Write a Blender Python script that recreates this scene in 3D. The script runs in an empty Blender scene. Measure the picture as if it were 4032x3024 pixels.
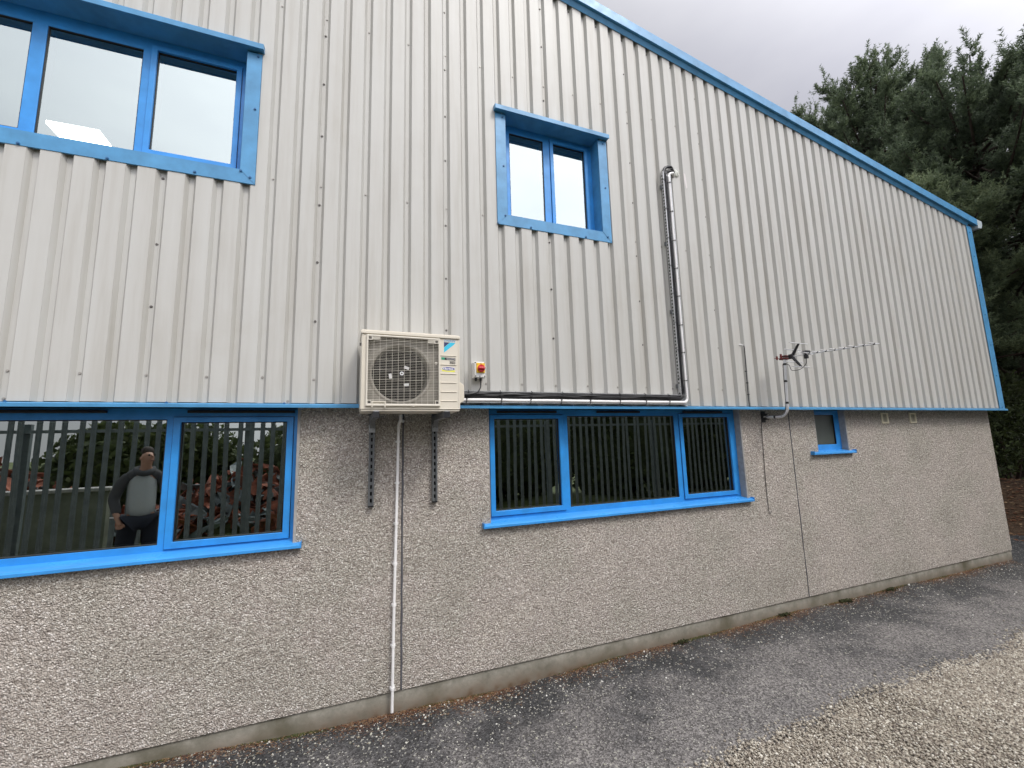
import bpy, bmesh, math, random
import numpy as np
from mathutils import Vector, Matrix
random.seed(7); rng = np.random.default_rng(7)
sc = bpy.context.scene
COL = sc.collection

# ------------------------------------------------------------------ camera
CAM = Vector((0.0, -3.4005, 1.844))
PITCH, YAW, ROLL = 0.13783, 0.37289, -0.0275
_f = Vector((math.sin(YAW)*math.cos(PITCH), math.cos(YAW)*math.cos(PITCH), math.sin(PITCH)))
_r = Vector((math.cos(YAW), -math.sin(YAW), 0)); _u = _r.cross(_f)
_r2 = _r*math.cos(ROLL) + _u*math.sin(ROLL); _u2 = -_r*math.sin(ROLL) + _u*math.cos(ROLL)
cd = bpy.data.cameras.new('camera'); cam = bpy.data.objects.new('camera', cd); COL.objects.link(cam)
cd.sensor_width = 36; cd.lens = 36*0.66617*2520/4032; cd.clip_start = .02; cd.clip_end = 600
M = Matrix((( _r2.x, _u2.x, -_f.x, CAM.x), (_r2.y, _u2.y, -_f.y, CAM.y), (_r2.z, _u2.z, -_f.z, CAM.z), (0,0,0,1)))
cam.matrix_world = M
sc.camera = cam

# ------------------------------------------------------------------ world: bright overcast, sun behind the cloud
SUN_EL, SUN_ROT = math.radians(52), math.radians(153)
SUND = Vector((math.sin(SUN_ROT)*math.cos(SUN_EL), math.cos(SUN_ROT)*math.cos(SUN_EL), math.sin(SUN_EL)))
w = bpy.data.worlds.new('World'); sc.world = w; w.use_nodes = True
nt = w.node_tree; nt.nodes.clear()
def N(nt, t, **k):
    n = nt.nodes.new(t)
    for a, b in k.items():
        if a.startswith('i_'):
            n.inputs[a[2:].replace('_', ' ')].default_value = b
        else: setattr(n, a, b)
    return n
def LK(nt, a, ao, b, bi): nt.links.new(a.outputs[ao], b.inputs[bi])
out = N(nt, 'ShaderNodeOutputWorld')
sky = N(nt, 'ShaderNodeTexSky', sky_type='NISHITA', sun_disc=False, sun_elevation=SUN_EL, sun_rotation=SUN_ROT)
b1 = N(nt, 'ShaderNodeBackground', i_Strength=0.10)
LK(nt, sky, 0, b1, 0)
tc = N(nt, 'ShaderNodeTexCoord')
mp = N(nt, 'ShaderNodeMapping'); mp.inputs['Scale'].default_value = (1, 1, 2.2)
nz = N(nt, 'ShaderNodeTexNoise', i_Scale=1.9, i_Detail=5, i_Roughness=.52)
LK(nt, tc, 'Generated', mp, 0); LK(nt, mp, 0, nz, 0)
cr = N(nt, 'ShaderNodeValToRGB')
cr.color_ramp.elements[0].position = .33; cr.color_ramp.elements[0].color = (.68, .675, .745, 1)
cr.color_ramp.elements[1].position = .68; cr.color_ramp.elements[1].color = (.86, .855, .90, 1)
LK(nt, nz, 'Fac', cr, 0)
dp = N(nt, 'ShaderNodeVectorMath', operation='DOT_PRODUCT'); dp.inputs[1].default_value = SUND
LK(nt, tc, 'Generated', dp, 0)
mr = N(nt, 'ShaderNodeMapRange', interpolation_type='SMOOTHSTEP')
for k, v in (('From Min', .35), ('From Max', 1.0), ('To Min', .64), ('To Max', 2.7)): mr.inputs[k].default_value = v
LK(nt, dp, 'Value', mr, 0)
b2 = N(nt, 'ShaderNodeBackground'); LK(nt, cr, 0, b2, 0); LK(nt, mr, 0, b2, 1)
mx = N(nt, 'ShaderNodeMixShader'); mx.inputs[0].default_value = .9
LK(nt, b1, 0, mx, 1); LK(nt, b2, 0, mx, 2); LK(nt, mx, 0, out, 0)
sl = bpy.data.lights.new('sun', 'SUN'); sl.energy = 1.5; sl.angle = math.radians(16); sl.color = (1, .96, .90)
so = bpy.data.objects.new('sun', sl); COL.objects.link(so)
so.rotation_euler = (-SUND).to_track_quat('-Z', 'Y').to_euler(); so.location = (3, -10, 12)
sc.view_settings.view_transform = 'Standard'; sc.view_settings.look = 'None'
sc.view_settings.gamma = 1; sc.view_settings.use_curve_mapping = False
sc.view_settings.exposure = 0.38
sc.cycles.max_bounces = 8; sc.cycles.transparent_max_bounces = 16
sc.cycles.use_denoising = True

# ------------------------------------------------------------------ materials
def mat(name, col, rough=.5, metal=0, spec=.5, var=0, vscale=6, bump=0, bscale=40, emit=None, vstretch=(1,1,1), coat=0, var2=None):
    m = bpy.data.materials.new(name); m.use_nodes = True; nt = m.node_tree
    p = nt.nodes['Principled BSDF']
    p.inputs['Roughness'].default_value = rough; p.inputs['Metallic'].default_value = metal
    p.inputs['Specular IOR Level'].default_value = spec; p.inputs['Coat Weight'].default_value = coat
    c = (*col, 1); p.inputs['Base Color'].default_value = c
    t = N(nt, 'ShaderNodeTexCoord'); g = N(nt, 'ShaderNodeNewGeometry')
    if var:
        mpn = N(nt, 'ShaderNodeMapping'); mpn.inputs['Scale'].default_value = vstretch
        LK(nt, g, 'Position', mpn, 0)
        n = N(nt, 'ShaderNodeTexNoise', i_Scale=vscale, i_Detail=6, i_Roughness=.6); LK(nt, mpn, 0, n, 0)
        r = N(nt, 'ShaderNodeMapRange'); 
        for k, v in (('From Min', .3), ('From Max', .7), ('To Min', 0), ('To Max', 1)): r.inputs[k].default_value = v
        LK(nt, n, 'Fac', r, 0)
        x = N(nt, 'ShaderNodeMix', data_type='RGBA')
        x.inputs[6].default_value = tuple(max(0, a*(1-var)) for a in col)+(1,) if var2 is None else (*var2, 1)
        x.inputs[7].default_value = tuple(min(1, a*(1+var*.5)) for a in col)+(1,)
        LK(nt, r, 0, x, 0); LK(nt, x, 2, p, 'Base Color')
        rr = N(nt, 'ShaderNodeMapRange')
        for k, v in (('From Min', 0), ('From Max', 1), ('To Min', min(1, rough+.1)), ('To Max', max(0, rough-.07))): rr.inputs[k].default_value = v
        LK(nt, r, 0, rr, 0); LK(nt, rr, 0, p, 'Roughness')
    if bump:
        n2 = N(nt, 'ShaderNodeTexNoise', i_Scale=bscale, i_Detail=4); LK(nt, g, 'Position', n2, 0)
        b = N(nt, 'ShaderNodeBump', i_Strength=bump, i_Distance=.01); LK(nt, n2, 'Fac', b, 'Height'); LK(nt, b, 0, p, 'Normal')
    if emit:
        p.inputs['Emission Color'].default_value = (*emit[0], 1); p.inputs['Emission Strength'].default_value = emit[1]
    return m

def ramp(nt, pts):
    r = N(nt, 'ShaderNodeValToRGB'); e = r.color_ramp.elements
    e[0].position, e[0].color = pts[0][0], (*pts[0][1], 1); e[1].position, e[1].color = pts[-1][0], (*pts[-1][1], 1)
    for p, c in pts[1:-1]:
        x = e.new(p); x.color = (*c, 1)
    return r

def m_cladding():
    m = bpy.data.materials.new('coated_steel_sheet'); m.use_nodes = True; nt = m.node_tree; p = nt.nodes['Principled BSDF']
    g = N(nt, 'ShaderNodeNewGeometry')
    a = N(nt, 'ShaderNodeMapping'); a.inputs['Scale'].default_value = (9, 9, .55); LK(nt, g, 'Position', a, 0)
    n = N(nt, 'ShaderNodeTexNoise', i_Scale=1.0, i_Detail=5, i_Roughness=.65); LK(nt, a, 0, n, 0)
    r = ramp(nt, [(.30, (.43, .415, .375)), (.5, (.49, .483, .45)), (.7, (.515, .512, .482))]); LK(nt, n, 'Fac', r, 0)
    # soot and algae staining in broad blotches
    n3 = N(nt, 'ShaderNodeTexNoise', i_Scale=.8, i_Detail=7, i_Roughness=.7); LK(nt, g, 'Position', n3, 0)
    mr_ = N(nt, 'ShaderNodeMapRange')
    for k, v in (('From Min', .55), ('From Max', .8), ('To Min', 0), ('To Max', .5)): mr_.inputs[k].default_value = v
    LK(nt, n3, 'Fac', mr_, 0)
    x = N(nt, 'ShaderNodeMix', data_type='RGBA'); x.inputs[7].default_value = (.40, .375, .32, 1)
    LK(nt, mr_, 0, x, 0); LK(nt, r, 0, x, 6); LK(nt, x, 2, p, 'Base Color')
    p.inputs['Roughness'].default_value = .46; p.inputs['Specular IOR Level'].default_value = .4
    n2 = N(nt, 'ShaderNodeTexNoise', i_Scale=3.2, i_Detail=2); LK(nt, g, 'Position', n2, 0)
    n4 = N(nt, 'ShaderNodeTexNoise', i_Scale=260, i_Detail=2); LK(nt, g, 'Position', n4, 0)
    b = N(nt, 'ShaderNodeBump', i_Strength=.25, i_Distance=.012); LK(nt, n2, 'Fac', b, 'Height')
    b4 = N(nt, 'ShaderNodeBump', i_Strength=.12, i_Distance=.001); LK(nt, n4, 'Fac', b4, 'Height'); LK(nt, b, 0, b4, 'Normal')
    LK(nt, b4, 0, p, 'Normal')
    return m

def m_roughcast():
    m = bpy.data.materials.new('pebbledash_render'); m.use_nodes = True; nt = m.node_tree; p = nt.nodes['Principled BSDF']
    g = N(nt, 'ShaderNodeNewGeometry')
    # distorted coordinates so that the chippings are never regular
    n0 = N(nt, 'ShaderNodeTexNoise', i_Scale=38, i_Detail=2); LK(nt, g, 'Position', n0, 0)
    s = N(nt, 'ShaderNodeVectorMath', operation='SCALE'); s.inputs['Scale'].default_value = .022; LK(nt, n0, 'Color', s, 0)
    ad = N(nt, 'ShaderNodeVectorMath', operation='ADD'); LK(nt, g, 'Position', ad, 0); LK(nt, s, 0, ad, 1)
    v = N(nt, 'ShaderNodeTexVoronoi', i_Scale=108, i_Randomness=1.0); LK(nt, ad, 0, v, 'Vector')
    v2 = N(nt, 'ShaderNodeTexVoronoi', i_Scale=150); LK(nt, ad, 0, v2, 'Vector')
    sp = N(nt, 'ShaderNodeSeparateColor'); LK(nt, v, 'Color', sp, 0)
    r = ramp(nt, [(0, (.27, .24, .21)), (.2, (.43, .39, .345)), (.5, (.55, .505, .45)), (.8, (.66, .62, .56)), (.95, (.84, .81, .76))]); LK(nt, sp, 0, r, 0)
    # darker tone between the chippings
    e = N(nt, 'ShaderNodeMapRange')
    for k, q in (('From Min', .42), ('From Max', .75), ('To Min', 0), ('To Max', .75)): e.inputs[k].default_value = q
    LK(nt, v, 'Distance', e, 0)
    x = N(nt, 'ShaderNodeMix', data_type='RGBA'); x.inputs[7].default_value = (.30, .265, .23, 1); LK(nt, e, 0, x, 0); LK(nt, r, 0, x, 6)
    # broad weathering
    n1 = N(nt, 'ShaderNodeTexNoise', i_Scale=1.6, i_Detail=6, i_Roughness=.65); LK(nt, g, 'Position', n1, 0)
    w_ = ramp(nt, [(.28, (.82, .81, .79)), (.42, (.95, .95, .92)), (.55, (1.01, .985, .98)), (.72, (1.12, 1.10, 1.07))]); LK(nt, n1, 'Fac', w_, 0)
    y = N(nt, 'ShaderNodeMix', data_type='RGBA', blend_type='MULTIPLY'); y.inputs[0].default_value = 1; LK(nt, x, 2, y, 6); LK(nt, w_, 0, y, 7)
    LK(nt, y, 2, p, 'Base Color'); p.inputs['Roughness'].default_value = .85; p.inputs['Specular IOR Level'].default_value = .3
    inv = N(nt, 'ShaderNodeMath', operation='MULTIPLY_ADD'); inv.inputs[1].default_value = -1.2; inv.inputs[2].default_value = 1; LK(nt, v, 'Distance', inv, 0)
    i2 = N(nt, 'ShaderNodeMath', operation='MULTIPLY_ADD'); i2.inputs[1].default_value = -.5; LK(nt, v2, 'Distance', i2, 0); LK(nt, inv, 0, i2, 2)
    n5 = N(nt, 'ShaderNodeTexNoise', i_Scale=45, i_Detail=3); LK(nt, g, 'Position', n5, 0)
    i3 = N(nt, 'ShaderNodeMath', operation='MULTIPLY_ADD'); i3.inputs[1].default_value = 1.6; LK(nt, n5, 'Fac', i3, 0); LK(nt, i2, 0, i3, 2)
    b = N(nt, 'ShaderNodeBump', i_Strength=1, i_Distance=.0085); LK(nt, i3, 0, b, 'Height'); LK(nt, b, 0, p, 'Normal')
    return m

def m_concrete():
    m = bpy.data.materials.new('plinth_concrete'); m.use_nodes = True; nt = m.node_tree; p = nt.nodes['Principled BSDF']
    g = N(nt, 'ShaderNodeNewGeometry'); sx = N(nt, 'ShaderNodeSeparateXYZ'); LK(nt, g, 'Position', sx, 0)
    n = N(nt, 'ShaderNodeTexNoise', i_Scale=7, i_Detail=8, i_Roughness=.7); LK(nt, g, 'Position', n, 0)
    r = ramp(nt, [(.3, (.17, .165, .13)), (.5, (.28, .265, .22)), (.72, (.42, .395, .335))]); LK(nt, n, 'Fac', r, 0)
    # rusty soil splash along the foot, green algae
    ma = N(nt, 'ShaderNodeMath', operation='MULTIPLY_ADD'); ma.inputs[1].default_value = -14; ma.inputs[2].default_value = .25; LK(nt, sx, 2, ma, 0)
    n2 = N(nt, 'ShaderNodeTexNoise', i_Scale=14, i_Detail=5); LK(nt, g, 'Position', n2, 0)
    a2 = N(nt, 'ShaderNodeMath', operation='MULTIPLY', use_clamp=True); LK(nt, ma, 0, a2, 0); LK(nt, n2, 'Fac', a2, 1)
    x = N(nt, 'ShaderNodeMix', data_type='RGBA'); x.inputs[7].default_value = (.13, .085, .05, 1); LK(nt, a2, 0, x, 0); LK(nt, r, 0, x, 6)
    n3 = N(nt, 'ShaderNodeTexNoise', i_Scale=2.3, i_Detail=6); LK(nt, g, 'Position', n3, 0)
    m3 = N(nt, 'ShaderNodeMapRange')
    for k, q in (('From Min', .52), ('From Max', .7), ('To Min', 0), ('To Max', .95)): m3.inputs[k].default_value = q
    LK(nt, n3, 'Fac', m3, 0)
    y = N(nt, 'ShaderNodeMix', data_type='RGBA'); y.inputs[7].default_value = (.10, .09, .055, 1); LK(nt, m3, 0, y, 0); LK(nt, x, 2, y, 6)
    LK(nt, y, 2, p, 'Base Color'); p.inputs['Roughness'].default_value = .9
    b = N(nt, 'ShaderNodeBump', i_Strength=.6, i_Distance=.006); LK(nt, n2, 'Fac', b, 'Height'); LK(nt, b, 0, p, 'Normal')
    return m

def m_tarmac():
    m = bpy.data.materials.new('worn_tarmac'); m.use_nodes = True; nt = m.node_tree; p = nt.nodes['Principled BSDF']
    g = N(nt, 'ShaderNodeNewGeometry'); sx = N(nt, 'ShaderNodeSeparateXYZ'); LK(nt, g, 'Position', sx, 0)
    n = N(nt, 'ShaderNodeTexNoise', i_Scale=1.7, i_Detail=7, i_Roughness=.68); LK(nt, g, 'Position', n, 0)
    # the strip next to the wall is darker bitumen; the rest worn grey
    yy = N(nt, 'ShaderNodeMapRange')
    for k, q in (('From Min', -.75), ('From Max', .12), ('To Min', .20), ('To Max', -.16)): yy.inputs[k].default_value = q
    LK(nt, sx, 1, yy, 0)
    ad = N(nt, 'ShaderNodeMath', operation='ADD'); LK(nt, n, 'Fac', ad, 0); LK(nt, yy, 0, ad, 1)
    r = ramp(nt, [(.36, (.031, .032, .033)), (.50, (.063, .062, .062)), (.60, (.120, .114, .110)), (.75, (.168, .158, .150))]); LK(nt, ad, 0, r, 0)
    v = N(nt, 'ShaderNodeTexVoronoi', i_Scale=95); LK(nt, g, 'Position', v, 'Vector')
    sp = N(nt, 'ShaderNodeSeparateColor'); LK(nt, v, 'Color', sp, 0)
    mk = N(nt, 'ShaderNodeMapRange')
    for k, q in (('From Min', .2), ('From Max', 1), ('To Min', .55), ('To Max', 1.7)): mk.inputs[k].default_value = q
    LK(nt, sp, 0, mk, 0)
    y = N(nt, 'ShaderNodeMix', data_type='RGBA', blend_type='MULTIPLY'); y.inputs[0].default_value = 1; LK(nt, r, 0, y, 6)
    cc = N(nt, 'ShaderNodeCombineColor'); [LK(nt, mk, 0, cc, k) for k in range(3)]; LK(nt, cc, 0, y, 7)
    gt = N(nt, 'ShaderNodeMath', operation='GREATER_THAN'); gt.inputs[1].default_value = .955; LK(nt, sp, 1, gt, 0)
    z = N(nt, 'ShaderNodeMix', data_type='RGBA'); z.inputs[7].default_value = (.34, .33, .29, 1); LK(nt, gt, 0, z, 0); LK(nt, y, 2, z, 6)
    LK(nt, z, 2, p, 'Base Color')
    rr = N(nt, 'ShaderNodeMapRange')
    for k, q in (('From Min', .35), ('From Max', .6), ('To Min', .62), ('To Max', .95)): rr.inputs[k].default_value = q
    LK(nt, ad, 0, rr, 0); LK(nt, rr, 0, p, 'Roughness'); p.inputs['Specular IOR Level'].default_value = .35
    b = N(nt, 'ShaderNodeBump', i_Strength=1, i_Distance=.006); LK(nt, v, 'Distance', b, 'Height')
    n4 = N(nt, 'ShaderNodeTexNoise', i_Scale=160, i_Detail=3); LK(nt, g, 'Position', n4, 0)
    b4 = N(nt, 'ShaderNodeBump', i_Strength=.8, i_Distance=.004); LK(nt, n4, 'Fac', b4, 'Height'); LK(nt, b, 0, b4, 'Normal'); LK(nt, b4, 0, p, 'Normal')
    return m

def m_soil(name, cols, scale=18):
    m = bpy.data.materials.new(name); m.use_nodes = True; nt = m.node_tree; p = nt.nodes['Principled BSDF']
    g = N(nt, 'ShaderNodeNewGeometry')
    n = N(nt, 'ShaderNodeTexNoise', i_Scale=scale, i_Detail=8, i_Roughness=.75); LK(nt, g, 'Position', n, 0)
    r = ramp(nt, cols); LK(nt, n, 'Fac', r, 0); LK(nt, r, 0, p, 'Base Color'); p.inputs['Roughness'].default_value = .95
    b = N(nt, 'ShaderNodeBump', i_Strength=1, i_Distance=.03); LK(nt, n, 'Fac', b, 'Height'); LK(nt, b, 0, p, 'Normal')
    return m

def m_bed():
    m = bpy.data.materials.new('gravel_fines'); m.use_nodes = True; nt = m.node_tree; p = nt.nodes['Principled BSDF']
    g = N(nt, 'ShaderNodeNewGeometry'); v = N(nt, 'ShaderNodeTexVoronoi', i_Scale=62); LK(nt, g, 'Position', v, 'Vector')
    sp = N(nt, 'ShaderNodeSeparateColor'); LK(nt, v, 'Color', sp, 0)
    r = ramp(nt, [(0, (.10, .08, .065)), (.3, (.26, .22, .17)), (.6, (.40, .355, .28)), (1, (.66, .62, .52))]); LK(nt, sp, 0, r, 0)
    e = N(nt, 'ShaderNodeMapRange')
    for k, q in (('From Min', .45), ('From Max', .7), ('To Min', 0), ('To Max', .8)): e.inputs[k].default_value = q
    LK(nt, v, 'Distance', e, 0)
    x = N(nt, 'ShaderNodeMix', data_type='RGBA'); x.inputs[7].default_value = (.10, .08, .06, 1); LK(nt, e, 0, x, 0); LK(nt, r, 0, x, 6); LK(nt, x, 2, p, 'Base Color')
    p.inputs['Roughness'].default_value = .85
    b = N(nt, 'ShaderNodeBump', i_Strength=1, i_Distance=.012, invert=True); LK(nt, v, 'Distance', b, 'Height'); LK(nt, b, 0, p, 'Normal')
    return m

def m_tint(name, pts, rough=.8, attr='tint', trans=0):
    m = bpy.data.materials.new(name); m.use_nodes = True; nt = m.node_tree; p = nt.nodes['Principled BSDF']
    a = N(nt, 'ShaderNodeAttribute', attribute_name=attr); r = ramp(nt, pts); LK(nt, a, 'Fac', r, 0); LK(nt, r, 0, p, 'Base Color')
    p.inputs['Roughness'].default_value = rough; p.inputs['Specular IOR Level'].default_value = .3
    if trans:
        o = nt.nodes['Material Output']; tl = N(nt, 'ShaderNodeBsdfTranslucent'); LK(nt, r, 0, tl, 0)
        x = N(nt, 'ShaderNodeMixShader'); x.inputs[0].default_value = trans; LK(nt, p, 0, x, 1); LK(nt, tl, 0, x, 2); LK(nt, x, 0, o, 0)
    return m

def m_glass(name, ior, tint, gl):
    m = bpy.data.materials.new(name); m.use_nodes = True; nt = m.node_tree; nt.nodes.remove(nt.nodes['Principled BSDF'])
    o = nt.nodes['Material Output']; g = N(nt, 'ShaderNodeNewGeometry')
    n = N(nt, 'ShaderNodeTexNoise', i_Scale=1.3, i_Detail=1); LK(nt, g, 'Position', n, 0)
    b = N(nt, 'ShaderNodeBump', i_Strength=.05, i_Distance=.02); LK(nt, n, 'Fac', b, 'Height')
    f = N(nt, 'ShaderNodeFresnel', i_IOR=ior)
    gs = N(nt, 'ShaderNodeBsdfGlossy', i_Roughness=0.0); gs.inputs['Color'].default_value = (*gl, 1); LK(nt, b, 0, gs, 'Normal')
    t = N(nt, 'ShaderNodeBsdfTransparent'); t.inputs['Color'].default_value = (*tint, 1)
    x = N(nt, 'ShaderNodeMixShader'); LK(nt, f, 0, x, 0); LK(nt, t, 0, x, 1); LK(nt, gs, 0, x, 2); LK(nt, x, 0, o, 0)
    return m

MT = dict(
 clad=m_cladding(), dash=m_roughcast(), plinth=m_concrete(), tarmac=m_tarmac(),
 frame=mat('blue_window_paint', (.032, .28, .70), .40, var=.18, vscale=7),
 flash=mat('blue_flashing_paint', (.070, .28, .52), .40, var=.24, vscale=6),
 bluescrew=mat('blue_screw_cap', (.02, .12, .28), .4),
 sill=mat('blue_sill_paint', (.05, .31, .74), .30, var=.18, vscale=9, vstretch=(.5, 1, 1)),
 reveal=mat('smooth_cement_reveal', (.36, .35, .33), .85, var=.25, vscale=14, bump=.3, bscale=60),
 gasket=mat('black_rubber', (.012, .012, .013), .5),
 black=mat('black_plastic', (.016, .016, .018), .42, var=.3, vscale=20),
 spacer=mat('inner_frame_white', (.55, .52, .56), .5),
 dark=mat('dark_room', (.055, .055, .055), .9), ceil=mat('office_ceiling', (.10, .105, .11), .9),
 blind=mat('room_blind', (.10, .11, .10), .8),
 acbody=mat('cream_powder_coat', (.68, .63, .525), .42, var=.05, vscale=5, bump=.05, bscale=300),
 acgrille=mat('cream_grille_plastic', (.66, .62, .53), .45),
 acin=mat('fan_shroud', (.27, .25, .21), .6, var=.2, vscale=12),
 acdark=mat('coil_black', (.004, .004, .005), .9, spec=.05), blade=mat('charcoal_fan_plastic', (.004, .004, .006), .8, spec=.06),
 white=mat('white_plastic', (.70, .70, .68), .35, var=.06, vscale=12), pvc=mat('white_pvc', (.86, .85, .83), .4, var=.08, vscale=10),
 galv=mat('galvanised_steel', (.50, .51, .52), .34, metal=.75, var=.25, vscale=30),
 traym=mat('galvanised_tray', (.62, .63, .64), .30, metal=.55, var=.2, vscale=40),
 strut=mat('zinc_strut', (.20, .21, .215), .45, metal=.6, var=.25, vscale=25),
 alu=mat('aluminium_tube', (.74, .74, .74), .32, metal=.35, var=.08, vscale=30),
 hole=mat('slot_shadow_black', (.01, .01, .01), .9),  # flat black standing for the shade inside slots, vents and holes
 yellow=mat('yellow_plate', (.80, .50, .03), .45), red=mat('red_switch', (.55, .025, .035), .35),
 cyan=mat('print_cyan', (.04, .52, .72), .4), navy=mat('print_navy', (.03, .04, .13), .4), pblue=mat('print_blue', (.08, .28, .52), .4),
 green=mat('print_green', (.03, .30, .17), .4), pblack=mat('print_black', (.02, .02, .022), .4), pwhite=mat('print_white', (.8, .8, .8), .4),
 pyel=mat('print_yellow', (.80, .78, .10), .4), pviolet=mat('print_violet', (.05, .05, .28), .4),
 screw=mat('grey_screw', (.36, .34, .31), .4, metal=.3), dscrew=mat('dark_screw', (.12, .11, .10), .45, metal=.4),
 mastic=mat('grey_mastic', (.10, .10, .11), .7, var=.3, vscale=10), foam=mat('white_sealant', (.78, .79, .72), .7, bump=.6, bscale=60),
 smear=mat('sealant_smear', (.66, .62, .60), .6),
 redp=mat('red_plastic', (.13, .02, .018), .45), vent=mat('cream_vent', (.78, .72, .54), .5),
 bark=mat('pine_bark', (.055, .038, .028), .95, var=.5, vscale=9, bump=1, bscale=14),
 roof=mat('roof_sheet', (.20, .22, .24), .5), gutter=mat('grey_gutter', (.45, .52, .55), .4),
 fence=mat('galvanised_palisade', (.17, .205, .21), .5, metal=.3, var=.25, vscale=9),
 skin=mat('skin', (.48, .27, .19), .5), hair=mat('dark_hair', (.03, .02, .015), .7), hood=mat('charcoal_fleece', (.07, .073, .08), .9, bump=.4, bscale=20),
 chest=mat('grey_fleece', (.46, .50, .51), .9, bump=.4, bscale=20), trous=mat('navy_trousers', (.012, .016, .028), .85),
 shoe=mat('black_leather', (.02, .018, .016), .5),
 rust=mat('rusty_steel', (.36, .11, .06), .8, var=.6, vscale=5, var2=(.05, .03, .025)), scrapg=mat('faded_car_paint', (.20, .24, .25), .5, var=.5, vscale=4),
 conc2=mat('rough_concrete', (.17, .18, .14), .9, var=.3, vscale=4),
 grass=m_soil('rough_grass', [(.3, (.04, .06, .02)), (.5, (.10, .13, .04)), (.7, (.22, .21, .09))], 9),
 soil=m_soil('leaf_litter_soil', [(.3, (.03, .018, .010)), (.5, (.075, .042, .02)), (.75, (.14, .09, .045))], 14),
 earth=m_soil('plain_earth', [(.3, (.05, .045, .03)), (.7, (.12, .11, .08))], 5),
 gravelbed=m_bed(),
 stone=m_tint('gravel_stone', [(0, (.09, .075, .068)), (.25, (.21, .178, .145)), (.55, (.355, .315, .255)), (.85, (.51, .475, .395)), (1, (.68, .65, .57))], .8),
 chip=m_tint('pale_chipping', [(0, (.10, .095, .085)), (.4, (.22, .21, .17)), (.7, (.42, .41, .34)), (1, (.72, .71, .66))], .75),
 litter=m_tint('dead_needle', [(0, (.08, .035, .02)), (.5, (.19, .08, .04)), (1, (.36, .25, .14))], .9),
 moss=m_tint('green_moss', [(0, (.022, .022, .009)), (.6, (.05, .055, .02)), (1, (.085, .095, .03))], .95),
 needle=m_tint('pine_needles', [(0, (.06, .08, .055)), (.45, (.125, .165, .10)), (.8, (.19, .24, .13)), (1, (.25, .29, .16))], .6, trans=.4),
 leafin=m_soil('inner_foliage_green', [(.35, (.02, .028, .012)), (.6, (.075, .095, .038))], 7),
 leaf=m_tint('shrub_leaves', [(0, (.03, .042, .016)), (.5, (.085, .115, .04)), (1, (.18, .20, .08))], .6, trans=.3),
)
GLU = m_glass('upper_mirror_glass', 5.0, (.75, .80, .79), (.90, 1.0, .96))
GLL = m_glass('lower_mirror_glass', 5.0, (.55, .60, .58), (.92, .99, .95))
GLO = mat('obscured_glass', (.075, .085, .07), .38, var=.2, vscale=3)
LED = mat('led_panel', (.8, .8, .8), .5, emit=((1, 1, .94), 7.0))

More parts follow.
